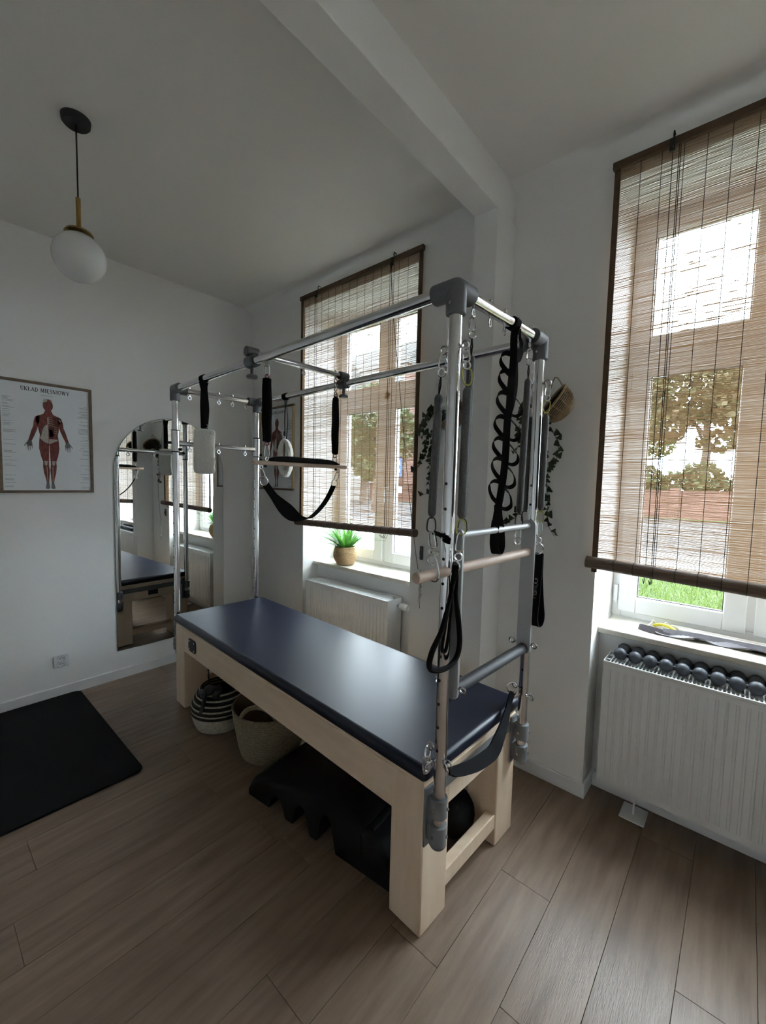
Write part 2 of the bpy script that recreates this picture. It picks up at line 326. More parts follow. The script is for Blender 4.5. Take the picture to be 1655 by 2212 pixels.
# ------------------------------------------------------------------ reed blinds
def blind(x0, x1, zt, zl, zr, cords, label, threads, rpole):
    t = thing('reed_blind', ((x0+x1)/2, -0.03, zt), label, 'blind', group='reed blinds at the windows'); og = ((x0+x1)/2, -0.03, zt)
    MB().box(x0-0.008, x1+0.008, -0.044, -0.020, zt-0.028, zt+0.004).build('top_rail', 'band_cloth', t, og, bevel=0.003)
    for xa in (x0, x1-0.024): MB().box(xa, xa+0.024, -0.0345, -0.0265, min(zl, zr)+0.0, zt-0.02).build('edge_band', 'band_cloth', t, og)
    wv = MB(); pit = 0.0042; n = int((zt-0.03-min(zl, zr))/pit); NSx = 17; vs = []; fs = []
    rnd = random.Random(3 if x0 < 2 else 5)
    for i in range(n):
        z = zt - 0.03 - i*pit; hh = 0.00148*rnd.uniform(0.75, 1.2); d = 0.0004; st = len(vs); jit = [rnd.gauss(0, 0.00055) + (rnd.choice((-1, 1))*0.0017 if rnd.random() < 0.07 else 0) for _ in range(NSx)]
        for k in range(NSx):
            x = x0+0.012 + (x1-x0-0.024)*k/(NSx-1); zz = z + jit[k]
            lim = zl + (zr-zl)*(x-x0)/(x1-x0)
            zz = max(zz, lim)
            vs += [(x, -0.030-d, zz), (x, -0.030, zz+hh), (x, -0.030+d, zz), (x, -0.030, zz-hh)]
        for k in range(NSx-1):
            for q in range(4): fs.append((st+k*4+q, st+k*4+(q+1) % 4, st+(k+1)*4+(q+1) % 4, st+(k+1)*4+q))
    wv.add(vs, fs); wv.build('reed_weave', 'reed', t, og, smooth=False, kind='stuff')
    zlim = lambda x: zl + (zr-zl)*(x-x0)/(x1-x0)
    for x in threads: MB().tube([(x, -0.0325, zt-0.02), (x+0.001, -0.0325, zlim(x))], 0.0013, 5).build('thread', 'cord_dark', t, og)
    for x in cords: MB().tube([(x, -0.036, zt-0.02), (x+0.006, -0.036, zlim(x)-0.02), (x+0.006, -0.060, zlim(x)-0.055), (x+0.006, -0.092, zlim(x)-0.03)], 0.0016, 5).build('lift_cord', 'cord_dark', t, og)
    # roll at the bottom: spiral of reed
    sp = []
    rr = rpole; prof = []
    for i in range(40):
        a = PI/2 - 2*PI*i/18; r = rr*(1 - 0.012*i); prof.append((-0.030 - rr + r*math.sin(a+PI/2)*1.0, r*math.cos(a+PI/2)))
    cz = lambda x: zlim(x)
    roll = MB(); ns = 16
    roll.tube([(x0-0.02, -0.030-rr*0.75, cz(x0)), (x1+0.02, -0.030-rr*0.75, cz(x1))], rr, 20)
    roll.build('bottom_roll', 'reed_roll', t, og)
    for x in threads:
        MB().torus((x, -0.030-rr*0.75, cz(x)), (1, 0, 0), rr+0.0008, 0.0013, 18, 5).build('roll_thread', 'cord_dark', t, og)
    return t, og
def blind_fit(t, og, x, zt):
    MB().tube([(x, -0.005, zt+0.035), (x, -0.028, zt+0.038), (x, -0.034, zt+0.022), (x, -0.028, zt+0.010), (x, -0.022, zt+0.002)], 0.003, 6).build('hook', 'black_wire', t, og)
    MB().box(x-0.010, x+0.010, -0.054, -0.045, zt-0.055, zt-0.004).cyl((x-0.004, -0.056, zt-0.045), (x+0.004, -0.056, zt-0.045), 0.007, 10).build('pulley', 'black_wire', t, og)
th1 = [0.881+0.0763*k for k in range(14)]
t1, o1 = blind(0.781, 1.985, 3.042, 1.226, 1.250, [0.953, 0.978, 1.722, 1.736, 1.757], 'reed roller blind half lowered behind the trapeze, above the potted fern', th1, 0.026)
for x in (0.986, 1.749): blind_fit(t1, o1, x, 3.042)
MB().tube(smooth_path([(1.749, -0.056, 2.985), (1.80, -0.075, 2.60), (1.90, -0.09, 2.0), (1.985, -0.105, 1.5), (2.024, -0.075, 1.15), (2.04, -0.06, 1.02)], 5), 0.002, 5).build('pull_cord', 'cord_dark', t1, o1)
for q in range(7): MB().sphere((2.054+0.004*math.sin(q*2), -0.055, 0.93-0.018*q), 0.010, 10, 6, (1, 1, 0.95)).build('cord_bead', 'cord_pale', t1, o1)
MB().tube([(2.054, -0.055, 1.02), (2.054, -0.055, 0.80), (2.057, -0.055, 0.77)], 0.0018, 5).build('cord_tail', 'cord_dark', t1, o1)
cl = MB().box(2.012, 2.036, -0.014, 0, 1.075, 1.165).box(2.018, 2.030, -0.024, -0.013, 1.105, 1.135).build('cord_cleat', 'grey_plastic', None, (2.024, -0.007, 1.12), bevel=0.005); tag(cl, 'small grey cord cleat on the wall right of the window with the fern', 'cleat')
th2 = [3.1545+0.0778*k for k in range(15)]
t2, o2 = blind(3.052, 4.262, 3.032, 1.215, 1.165, [3.270, 3.292, 3.31-0.012, 4.03], 'reed roller blind half lowered over the large window nearest the camera', th2, 0.028)
for x in (3.27, 4.03): blind_fit(t2, o2, x, 3.032)

# ------------------------------------------------------------------ radiators
def radiator(x0, x1, z0, z1, y0, y1, label, closed_top, valve):
    t = thing('radiator', ((x0+x1)/2, (y0+y1)/2, z0), label, 'radiator', group='radiators under the windows'); og = ((x0+x1)/2, (y0+y1)/2, z0)
    n = int(round((x1-x0-0.06)/0.0335)); vs = []; fs = []; prof = [(x0+0.002, 0.0), (x0+0.03, 0.0)]; st = (x1-x0-0.06)/n
    for i in range(n):
        xa = x0+0.03+i*st; prof += [(xa+st*0.10, 0.0), (xa+st*0.20, -0.006), (xa+st*0.80, -0.006), (xa+st*0.90, 0.0)]
    prof += [(x1-0.03, 0.0), (x1-0.002, 0.0)]
    m = len(prof); zz = [z0, z0+0.03, z0+0.045, z1-0.055, z1-0.04, z1-0.012]
    for j, z in enumerate(zz):
        for x, d in prof: vs.append((x, y0+0.006 + (d if 2 <= j <= 3 else 0), z))
    for j in range(len(zz)-1):
        for i in range(m-1): fs.append((j*m+i, j*m+i+1, (j+1)*m+i+1, (j+1)*m+i))
    MB().add(vs, fs).build('front_panel', 'radiator_white', t, og)
    MB().box(x0+0.004, x1-0.004, y0+0.012, y0+0.03, z0+0.01, z1-0.014).box(x0+0.004, x1-0.004, y1-0.03, y1-0.008, z0+0.01, z1-0.014).build('water_panels', 'radiator_white', t, og)
    for xa in (x0, x1-0.0025): MB().box(xa, xa+0.0025, y0+0.002, y1, z0+0.004, z1).build('side_panel', 'radiator_white', t, og, bevel=0.001)
    MB().box(x0, x1, y0+0.001, y0+0.010, z1-0.014, z1).build('front_lip', 'radiator_white', t, og, bevel=0.003)
    MB().box(x0+0.003, x1-0.003, y1-0.010, y1, z1-0.014, z1).build('back_lip', 'radiator_white', t, og, bevel=0.003)
    g = MB(); ng = int((x1-x0-0.05)/0.0145)
    for i in range(ng+1):
        x = x0+0.025+i*0.0145; g.box(x, x+0.0055, y0+0.010, y1-0.010, z1-0.008, z1-0.003)
    for q in (1/3, 2/3): yy = y0+(y1-y0)*q; g.box(x0+0.003, x1-0.003, yy-0.003, yy+0.003, z1-0.010, z1-0.005)
    g.build('top_grille', 'radiator_white', t, og, smooth=False)
    MB().box(x0+0.003, x1-0.003, y0+0.030, y1-0.030, z1-0.075, z1-0.07).build('convector', 'grille_grey', t, og, smooth=False)
    for xs in ((x0+0.16, x1-0.16)):
        MB().box(xs-0.004, xs+0.004, y0+0.05, y0+0.058, 0.006, z0+0.03).build('foot_stem', 'radiator_white', t, og)
        MB().box(xs-0.052, xs+0.052, y0+0.002, y1-0.04, 0.0005, 0.007).build('foot_plate', 'radiator_white', t, og, bevel=0.001)
    if valve:
        MB().cyl((x1, y0+0.115, z1-0.055), (x1+0.02, y0+0.115, z1-0.055), 0.012, 12).build('valve_neck', 'steel', t, og)
        h = MB(); mt = Matrix.Rotation(PI/2, 4, 'Y')
        h.lathe([(0.016, 0), (0.021, 0.004), (0.023, 0.03), (0.0235, 0.06), (0.020, 0.072), (0.012, 0.074)], (x1+0.018, y0+0.115, z1-0.055), 20, True, mt)
        for q in range(20):
            a = 2*PI*q/20; h.box(x1+0.028, x1+0.072, y0+0.115+0.0235*math.cos(a)-0.0012, y0+0.115+0.0235*math.cos(a)+0.0012, z1-0.055+0.0235*math.sin(a)-0.0012, z1-0.055+0.0235*math.sin(a)+0.0012)
        h.build('thermostat_head', 'radiator_white', t, og)
    return t
radiator(0.846, 1.752, 0.135, 0.742, -0.012, 0.145, 'white panel radiator with thermostat knob in the niche below the fern', True, True)
radiator(3.124, 4.13, 0.130, 0.740, -0.012, 0.150, 'white ribbed panel radiator carrying the rows of dark massage balls', False, False)
# massage ball strips on the radiator
for row, (yy, lab) in enumerate([(0.052, 'strip of linked dark grey massage balls at the front edge of the radiator'), (0.133, 'strip of linked dark grey massage balls at the back of the radiator, by the sill')]):
    t = thing('massage_ball_strip', (3.55, yy, 0.740), lab, 'massage balls', group='massage ball strips'); b0 = None; NBALL = 14
    for i in range(NBALL):
        x = 3.184+0.062*i
        if b0 is None: b0 = MB().sphere((0, 0, 0), 0.0285, 20, 14).build('ball', 'ball_rubber', t); o = b0
        else: o = b0.copy(); COL.objects.link(o); o.parent = t
        o.location = (x-3.55, 0, 0.0285)
    l0 = None
    for i in range(NBALL-1):
        if l0 is None: l0 = MB().lathe([(0.010, -0.010), (0.008, 0), (0.010, 0.010)], (0, 0, 0), 12, True, Matrix.Rotation(PI/2, 4, 'Y')).build('link', 'black_rubber', t); o = l0
        else: o = l0.copy(); COL.objects.link(o); o.parent = t
        o.location = (3.184+0.062*(i+0.5)-3.55, 0, 0.0285)

# things on the right-hand sill
zs = NI[1][2]
for (xa, ya, xb, yb, lab) in ((3.345, 0.356, 4.15, 0.340, 'white wooden exercise stick on the sill, the one nearer the window frame'), (3.382, 0.322, 4.12, 0.296, 'white wooden exercise stick on the sill, the one beside the grey band')):
    o = MB().tube([(xa, ya, zs+0.0115), (xa+0.004, ya, zs+0.0115), (xb, yb, zs+0.0115)], [0.008, 0.011, 0.011], 14).build('exercise_stick', 'stick_white', None, (xa, ya, zs)); tag(o, lab, 'stick', 'white sticks on the sill')
t = thing('resistance_band', (3.30, 0.22, zs), 'crumpled grey resistance band with looped end lying along the sill', 'exercise band'); og = (3.30, 0.22, zs)
MB().ribbon(smooth_path([(3.47, 0.26, zs+0.012), (3.40, 0.235, zs+0.016), (3.33, 0.225, zs+0.013), (3.26, 0.232, zs+0.016), (3.232, 0.225, zs+0.018), (3.235, 0.205, zs+0.016), (3.28, 0.205, zs+0.010), (3.36, 0.205, zs+0.008)], 6), V((0.1, 0.55, 0.83)), 0.022, 0.003).build('loop_end', 'grey_band', t, og)
MB().ribbon(smooth_path([(3.30, 0.222, zs+0.012), (3.42, 0.226, zs+0.014), (3.50, 0.245, zs+0.010), (3.60, 0.250, zs+0.013), (3.72, 0.245, zs+0.009), (3.85, 0.235, zs+0.012), (4.02, 0.24, zs+0.009)], 6), [V((0.1, 0.9, 0.35*math.sin(i*0.5))) for i in range(37)], 0.055, 0.004).build('band', 'grey_band', t, og)
MB().ribbon(smooth_path([(3.33, 0.215, zs+0.020), (3.45, 0.238, zs+0.022), (3.58, 0.262, zs+0.018), (3.75, 0.262, zs+0.020), (3.95, 0.255, zs+0.014)], 8), V((0.2, 0.7, 0.6)), 0.030, 0.003).build('band_fold', 'grey_band', t, og)
t = thing('yellow_clip', (3.31, 0.335, zs), 'yellow plastic clip with white cords next to the stick ends on the sill', 'clip'); og = (3.31, 0.335, zs)
MB().tube(smooth_path([(3.275, 0.315, zs+0.010), (3.31, 0.318, zs+0.022), (3.345, 0.305, zs+0.022), (3.375, 0.288, zs+0.010)], 5), 0.008, 8).tube(smooth_path([(3.28, 0.33, zs+0.008), (3.32, 0.335, zs+0.018), (3.35, 0.322, zs+0.020)], 5), 0.006, 8).build('clip_body', 'yellow_plastic', t, og)
for q in (0, 1): MB().tube(smooth_path([(3.255+0.055*q, 0.30+0.01*q, zs+0.006), (3.268+0.055*q, 0.315, zs+0.022), (3.272+0.055*q, 0.322, zs+0.034), (3.285+0.055*q, 0.335, zs+0.018)], 4), 0.004, 6).build('cord', 'stick_white', t, og)

# ------------------------------------------------------------------ fern on the left-hand sill
fc = V((1.086, 0.212, NI[0][2]))
t = thing('potted_fern', fc, 'green fern in a round jute-covered pot on the sill', 'plant')
pp = MB()
pr = [(0.058, 0.0), (0.066, 0.004)] + [(0.066+0.025*math.sin(PI*q/10*0.95)+(0.009*q/10), 0.004+0.148*q/10) for q in range(1, 11)]
po = []
for i, (r, z) in enumerate(pr): po.append((r, z))
pp.lathe(po + [(po[-1][0]-0.006, 0.150), (po[-1][0]-0.010, 0.11)], (0, 0, 0), 32, False); pp.lathe([(0.055, 0.0), (0.001, 0.0)], (0, 0, 0), 32, False).lathe([(0.066, 0.125), (0.001, 0.128)], (0, 0, 0), 24, False)
pot = pp.build('pot', 'jute', t)
rc = MB()
for q in range(13):
    f = (q+0.5)/13; z = 0.006+0.144*f; r = 0.066+0.025*math.sin(PI*f*0.95)+0.009*f; rc.torus((0, 0, z), (0, 0, 1), r+0.001, 0.0058, 36, 6)
rc.build('jute_coil', 'jute', pot)
rnd = random.Random(11)
for q in range(64):
    az = rnd.uniform(0, 2*PI); L = rnd.uniform(0.15, 0.27); lean = rnd.uniform(0.15, 1.25); d = V((math.cos(az), math.sin(az), 0))
    if d.y > 0.3: L *= 0.75; lean *= 0.75
    fr = MB(); pts = []
    base = V((0.03*math.cos(az), 0.03*math.sin(az), 0.125))
    for i in range(11):
        s_ = i/10; pts.append(base + d*(L*s_*math.sin(lean)*(0.75+0.6*s_)) + V((0, 0, L*s_*math.cos(lean*0.8)*(1.05-0.30*s_*lean*s_))))
    fr.tube(pts, [0.0014*(1-0.7*i/10) for i in range(11)], 4)
    sd = d.cross(V((0, 0, 1)))
    for i in range(1, 11):
        w = 0.022*math.sin(PI*min(1, (i/10)*0.85+0.1))+0.004; tn = (pts[i]-pts[i-1]).normalized()
        for sg in (-1, 1):
            for hlf in (0, 0.5):
                p0 = pts[i]*(1-hlf)+pts[i-1]*hlf; tip = p0 + sd*sg*w + tn*0.008; fr.add([p0 - tn*0.0055, tip, p0 + tn*0.0055, p0 + sd*sg*w*0.5 + V((0, 0, 0.0015))], [(0, 3, 2), (0, 1, 3), (3, 1, 2)])
    fr.build('frond', 'fern', t, smooth=False)

# ------------------------------------------------------------------ ivy in wall baskets
leaf_mesh = None
def ivy(c, axis, trails, label):
    global leaf_mesh
    c = V(c); t = thing('wall_planter', c, label, 'plant', group='ivy baskets on the window wall'); axis = V(axis).normalized(); R = 0.095
    q = V((0, 0, 1)).rotation_difference(axis).to_matrix().to_4x4()
    bk = MB()
    for i in range(15):
        a = PI/2 + (PI/2)*i/15*0.97; r = R*math.sin(a); z = R*math.cos(a)
        if r > 0.006: bk.tube([q @ V((r*math.cos(2*PI*k/28)*(1+0.02*(-1)**(k+i)), r*math.sin(2*PI*k/28)*(1+0.02*(-1)**(k+i)), z)) for k in range(28)], 0.0031, 5, True)
    for k in range(14):
        bk.tube([q @ V((R*math.sin(PI/2*j/6)*math.cos(2*PI*k/14), R*math.sin(PI/2*j/6)*math.sin(2*PI*k/14), -R*math.cos(PI/2*j/6))) for j in range(7)], 0.0028, 5)
    bk.tube([q @ V((R*1.02*math.cos(2*PI*k/28), R*1.02*math.sin(2*PI*k/28), 0.003)) for k in range(28)], 0.006, 6, True)
    bk.build('basket', 'wicker', t)
    MB().lathe([(0.085, -0.03), (0.05, -0.018), (0.001, -0.015)], (0, 0, 0), 24, False, q).lathe([(R*0.93*math.sin(PI/2*j/6)+.0005, -R*0.93*math.cos(PI/2*j/6)) for j in range(7)], (0, 0, 0), 24, False, q).build('soil', 'soil', t)
    MB().tube(smooth_path([q @ V((0.07, 0.06, 0)), V((0.0, 0.02, 0.125)), q @ V((-0.06, 0.075, 0))], 6), 0.003, 5).build('hanger', 'wicker', t)
    rnd = random.Random(len(label))
    for pts in trails:
        P = smooth_path([V(p)-c for p in pts], 6)
        MB().tube(P, 0.0013, 4).build('vine', 'stem', t)
        for p in P[1::2]:
            for _ in range(1 if rnd.random() < 0.75 else 2):
                s = rnd.uniform(0.018, 0.034)
                if leaf_mesh is None:
                    lf = MB(); ol = [(0, 0), (0.35, -0.10), (0.62, 0.12), (0.42, 0.42), (0.30, 0.72), (0, 1.15), (-0.30, 0.72), (-0.42, 0.42), (-0.62, 0.12), (-0.35, -0.10)]
                    vsx = [V((x, y, 0.10*abs(x))) for x, y in ol] + [V((0, 0.4, -0.06))]; lf.add(vsx, [(i, (i+1) % 10, 10) for i in range(10)])
                    o = lf.build('ivy_leaf', 'ivy', t, smooth=False); leaf_mesh = o.data
                else: o = bpy.data.objects.new('ivy_leaf', leaf_mesh); COL.objects.link(o); o.parent = t
                o.scale = (s, s, s); o.rotation_euler = (rnd.uniform(0.9, 2.4), rnd.uniform(-0.6, 0.6), rnd.uniform(-0.9, 0.9) + rnd.choice((0, PI)))
                o.location = p + V((rnd.uniform(-0.014, 0.014), rnd.uniform(-0.012, 0.006), rnd.uniform(-0.008, 0.008)))
    return t
def jit(pts, s, y, n, seed):
    r = random.Random(seed); return [tuple((p[0]+r.uniform(-s, s), y+r.uniform(-0.02, 0.02), p[2]+r.uniform(-s, s))) for p in pts]
R1 = [(2.80, -0.10, 1.95), (2.815, -0.09, 1.89), (2.847, -0.05, 1.833), (2.87, -0.05, 1.779), (2.87, -0.05, 1.726), (2.849, -0.05, 1.679), (2.825, -0.05, 1.636)]
R2 = [(2.79, -0.10, 1.95), (2.80, -0.08, 1.86), (2.805, -0.06, 1.76), (2.815, -0.05, 1.66), (2.823, -0.05, 1.577), (2.832, -0.05, 1.507), (2.835, -0.05, 1.442), (2.838, -0.05, 1.382), (2.876, -0.05, 1.32)]
R3 = [(2.76, -0.10, 1.97), (2.70, -0.09, 1.96), (2.672, -0.05, 1.915), (2.663, -0.05, 1.871), (2.662, -0.05, 1.827), (2.661, -0.05, 1.782), (2.65, -0.05, 1.743)]
R4 = [(2.78, -0.10, 1.96), (2.75, -0.08, 1.86), (2.735, -0.06, 1.72), (2.73, -0.05, 1.58), (2.70, -0.05, 1.47), (2.66, -0.05, 1.40), (2.60, -0.05, 1.36)]
ivy((2.842, -0.085, 1.985), (-0.62, -0.45, 0.52), [R1, R2, R3, R4], 'wicker wall basket with trailing ivy right of the narrow pilaster')
L1 = [(2.19, -0.09, 2.0), (2.12, -0.06, 2.0), (2.07, -0.05, 1.961), (2.032, -0.05, 1.898), (2.072, -0.05, 1.869), (2.076, -0.05, 1.804), (2.046, -0.05, 1.739), (2.031, -0.05, 1.699), (1.974, -0.05, 1.645)]
L2 = [(2.20, -0.09, 1.99), (2.15, -0.06, 1.93), (2.12, -0.05, 1.85), (2.109, -0.05, 1.77), (2.10, -0.05, 1.705), (2.092, -0.05, 1.613), (2.099, -0.05, 1.52), (2.03, -0.05, 1.497)]
ivy((2.245, -0.085, 1.985), (-0.45, -0.55, 0.55), [L1, L2, jit(L1[:5], 0.03, -0.06, 0, 4), jit(L2[:5], 0.025, -0.05, 0, 5), jit(L1[:6], 0.035, -0.07, 0, 6)], 'wicker wall basket with trailing ivy left of the narrow pilaster')

# ------------------------------------------------------------------ posters
def star_shape(mb, poly, to, d0, d1):
    n = len(poly); a = [to(u, v, d0) for u, v in poly]; b = [to(u, v, d1) for u, v in poly]
    mb.add(a+b, [tuple(range(n, 2*n))] + [(i, (i+1) % n, n+(i+1) % n, n+i) for i in range(n)])
def ell(cu, cv, ru, rv, n=18): return [(cu+ru*math.cos(2*PI*i/n), cv+rv*math.sin(2*PI*i/n)) for i in range(n)]
def mirror_u(p, c=0.51): return [(2*c-u, v) for u, v in p][::-1]
def poster(name, o, eu, en, w, h, fm, fm_side, label):
    # o: top-left corner on the wall, eu: direction to the right, en: direction out of the wall
    o, eu, en = V(o), V(eu), V(en); t = thing(name, o, label, 'poster', group='framed anatomy posters'); fwid = 0.017; ez = V((0, 0, 1))
    def to(u, v, d): return eu*(fwid + u*(w-2*fwid)) - ez*(fwid + v*(h-2*fwid)) + en*d
    def bar(u0, u1, v0, v1, m, nm):
        p = [eu*u + -ez*v + en*d for d in (0.001, 0.019) for u, v in ((u0, v0), (u1, v0), (u1, v1), (u0, v1))]
        MB().add(p, [(0, 1, 2, 3), (4, 5, 6, 7), (0, 1, 5, 4), (1, 2, 6, 5), (2, 3, 7, 6), (3, 0, 4, 7)]).build(nm, m, t, bevel=0.001)
    bar(0, w, 0, fwid, fm, 'frame_bar'); bar(0, w, h-fwid, h, fm, 'frame_bar'); bar(0, fwid, fwid, h-fwid, fm_side, 'frame_bar'); bar(w-fwid, w, fwid, h-fwid, fm_side, 'frame_bar')
    sh = MB(); star_shape(sh, [(0, 0), (1, 0), (1, 1), (0, 1)], to, 0.004, 0.010); paper = sh.build('sheet', 'paper', t, smooth=False)
    d = [0.0100]
    def shp(polys, m, nm, lift):
        b = MB()
        for p in polys: star_shape(b, p, to, 0.0101, 0.0101+lift)
        b.build(nm, m, paper, smooth=False, kind=None if nm == 'printed_figure' else 'stuff')
    torso = [(.475, .235), (.545, .235), (.565, .268), (.64, .295), (.66, .33), (.635, .36), (.625, .42), (.612, .47), (.622, .53), (.51, .565), (.398, .53), (.408, .47), (.395, .42), (.385, .36), (.36, .33), (.38, .295), (.455, .268)]
    arm = [(.40, .285), (.365, .30), (.345, .34), (.338, .39), (.315, .435), (.295, .49), (.28, .525), (.315, .532), (.345, .485), (.375, .43), (.392, .385), (.405, .34)]
    leg = [(.398, .53), (.395, .60), (.412, .67), (.435, .725), (.432, .77), (.44, .83), (.46, .89), (.468, .925), (.495, .925), (.50, .88), (.512-.005, .81), (.498, .75), (.503, .68), (.508, .56)]
    shp([torso, ell(.51, .185, .056, .06), arm, mirror_u(arm), leg, mirror_u(leg)], 'muscle', 'printed_figure', 0.0002)
    hand = lambda s: [[(.51+s*(u-.51), v) for u, v in p] for p in ([(.28, .525), (.315, .532), (.325, .57), (.30, .585), (.262, .578), (.262, .55)], [(.262, .545), (.268, .552), (.238, .585), (.232, .58)], [(.264, .575), (.272, .575), (.266, .615), (.260, .613)], [(.277, .578), (.285, .58), (.283, .626), (.276, .626)], [(.292, .58), (.30, .582), (.302, .622), (.296, .622)], [(.312, .572), (.322, .572), (.322, .605), (.316, .605)])]
    foot = [(.468, .925), (.497, .925), (.503, .975), (.49, .988), (.458, .986), (.455, .972)]
    shp(hand(1)+hand(-1)+[foot, mirror_u(foot)], 'hand_grey', 'printed_hands_feet', 0.0003)
    belly = [(.505, .36), (.505, .55), (.45, .535), (.405, .50), (.425, .47), (.44, .42), (.46, .385)]; belly2 = [(.51, .505), (.60, .505), (.615, .515), (.51, .555)]
    knee = [(.445, .715), (.487, .718), (.482, .75), (.47, .765), (.452, .752)]; shp([belly, belly2, knee, mirror_u(knee), [(.455, .14), (.47, .128), (.51, .122), (.50, .15), (.47, .16)], [(.53, .122), (.55, .128), (.565, .145), (.55, .155)], [(.497, .30), (.512, .30), (.512, .36), (.497, .36)], [(.472, .77), (.480, .77), (.484, .92), (.478, .92)], [(.540, .77), (.548, .77), (.542, .92), (.536, .92)], [(.63, .30), (.66, .325), (.65, .34), (.625, .32)]], 'tendon', 'printed_tendons', 0.0005)
    shp([[(.53, .285), (.60, .295), (.605, .40), (.585, .46), (.52, .49), (.515, .40)], [(.515, .41), (.56, .42), (.56, .50), (.515, .50)]], 'muscle_dark', 'printed_ribcage', 0.0004)
    shp([[(.515, .29+.02*i), (.56+.006*i, .298+.02*i), (.56+.006*i, .303+.02*i), (.515, .296+.02*i)] for i in range(5)] + [[(.57, .39+.018*i), (.605, .385+.018*i), (.605, .391+.018*i), (.57, .396+.018*i)] for i in range(4)], 'bone', 'printed_ribs', 0.0006)
    rnd = random.Random(5); lines = []
    for side in (0, 1):
        v = .105 if side == 0 else .16
        while v < .97:
            if rnd.random() < .55: L = rnd.uniform(.05, .13); u0 = .02 if side == 0 else .98-L; lines.append([(u0, v), (u0+L, v), (u0+L, v+.0035), (u0, v+.0035)])
            v += rnd.choice((.008, .008, .012, .022 if v > .5 else .012))
    lines += [[(.43, .093), (.57, .093), (.57, .0965), (.43, .0965)], [(.88, .984), (.99, .984), (.99, .9875), (.88, .9875)]]
    shp(lines, 'ink_grey', 'printed_captions', 0.0002)
    # title in roman capitals with thick and thin strokes and serifs
    K, N_ = 0.17, 0.075
    arc_ = lambda cx_, cy_, rx, ry, a0, a1, n=9: [(cx_+rx*math.cos(a0+(a1-a0)*q/n), cy_+ry*math.sin(a0+(a1-a0)*q/n)) for q in range(n+1)]
    sf = lambda x, y: ([(x-.17, y), (x+.17, y)], .06)
    G_ = {'U': (.86, [([(.2, 1), (.2, .35)], K), ([(.7, 1), (.7, .35)], N_), (arc_(.45, .35, .25, .33, PI, 2*PI), .10), sf(.2, .98), sf(.7, .98)]),
          'K': (.92, [([(.2, 0), (.2, 1)], K), ([(.25, .45), (.75, 1)], N_), ([(.38, .58), (.82, 0)], K), sf(.2, .02), sf(.2, .98), sf(.75, .98), sf(.82, .02)]),
          'Ł': (.78, [([(.22, 0), (.22, 1)], K), ([(.22, .03), (.68, .03)], N_), ([(.68, .03), (.70, .25)], N_), ([(.02, .42), (.46, .66)], N_), sf(.22, .98)]),
          'A': (.92, [([(.12, 0), (.46, 1)], N_), ([(.44, 1), (.80, 0)], K), ([(.24, .35), (.66, .35)], N_), sf(.12, .02), sf(.80, .02)]),
          'D': (.94, [([(.2, 0), (.2, 1)], K), ([(.2, .97), (.42, .97)], N_), ([(.2, .03), (.42, .03)], N_), (arc_(.42, .5, .36, .46, -PI/2, PI/2), .13), sf(.14, .02), sf(.14, .98)]),
          'M': (1.12, [([(.16, 0), (.2, 1)], N_), ([(.2, 1), (.54, .05)], K), ([(.54, .05), (.88, 1)], N_), ([(.90, 1), (.94, 0)], K), sf(.16, .02), sf(.94, .02), sf(.16, .98), sf(.94, .98)]),
          'I': (.44, [([(.22, 0), (.22, 1)], K), sf(.22, .02), sf(.22, .98)]),
          'Ę': (.78, [([(.2, 0), (.2, 1)], K), ([(.2, .97), (.64, .97)], N_), ([(.2, .5), (.54, .5)], N_), ([(.2, .03), (.66, .03)], N_), ([(.64, .97), (.65, .78)], N_), ([(.66, .03), (.68, .24)], N_), ([(.58, 0), (.50, -.14), (.56, -.24), (.66, -.22)], .07)]),
          'Ś': (.70, [(arc_(.36, .74, .22, .23, .3, 1.35*PI, 10), .10), (arc_(.36, .27, .24, .25, .45*PI, -.85*PI, 10), .12), ([(.30, .68), (.45, .50)], .14), ([(.36, 1.12), (.50, 1.30)], .08)]),
          'N': (.98, [([(.18, 0), (.18, 1)], N_), ([(.16, 1), (.78, 0)], K), ([(.78, 0), (.78, 1)], N_), sf(.18, .02), sf(.14, .98), sf(.78, .98)]),
          'O': (.98, [(arc_(.48, .5, .37, .46, 0, 2*PI, 20), .12)]),
          'W': (1.22, [([(.1, 1), (.36, 0)], K), ([(.36, 0), (.60, 1)], N_), ([(.60, 1), (.84, 0)], K), ([(.84, 0), (1.10, 1)], N_), sf(.1, .98), sf(.60, .98), sf(1.10, .98)]),
          'Y': (.90, [([(.1, 1), (.44, .46)], K), ([(.44, .46), (.78, 1)], N_), ([(.44, 0), (.44, .48)], K), sf(.1, .98), sf(.78, .98), sf(.44, .02)]), ' ': (.45, [])}
    cap = 0.0255; wtot = sum(G_[ch][0] for ch in 'UKŁAD MIĘŚNIOWY'); adv = 0.262/wtot; pen = 0.0; title = MB()
    org_ = to(.49, .068, 0.0103) - eu*0.131
    for ch in 'UKŁAD MIĘŚNIOWY':
        wd_, strokes = G_[ch]
        for pts_, th in strokes:
            P_ = [org_ + eu*(pen + x*adv*0.93) + ez*(y*cap) for x, y in pts_]
            title.ribbon(P_, [en.cross((P_[min(q+1, len(P_)-1)]-P_[max(q-1, 0)]).normalized()) for q in range(len(P_))], th*cap, 0.0002)
        pen += wd_*adv
    title.build('printed_title', 'ink', paper, smooth=False, kind='stuff')
poster('anatomy_poster', (0.0, -1.803, 2.181), (0, 1, 0), (1, 0, 0), 0.507, 0.733, 'frame_wood', 'frame_wood', 'framed muscle chart on the far wall, left of the arched mirror')
poster('anatomy_poster', (0.160, 0.0, 2.215), (1, 0, 0), (0, -1, 0), 0.507, 0.733, 'frame_wood', 'frame_pine', 'framed anatomy chart behind the trapeze, between room corner and window')

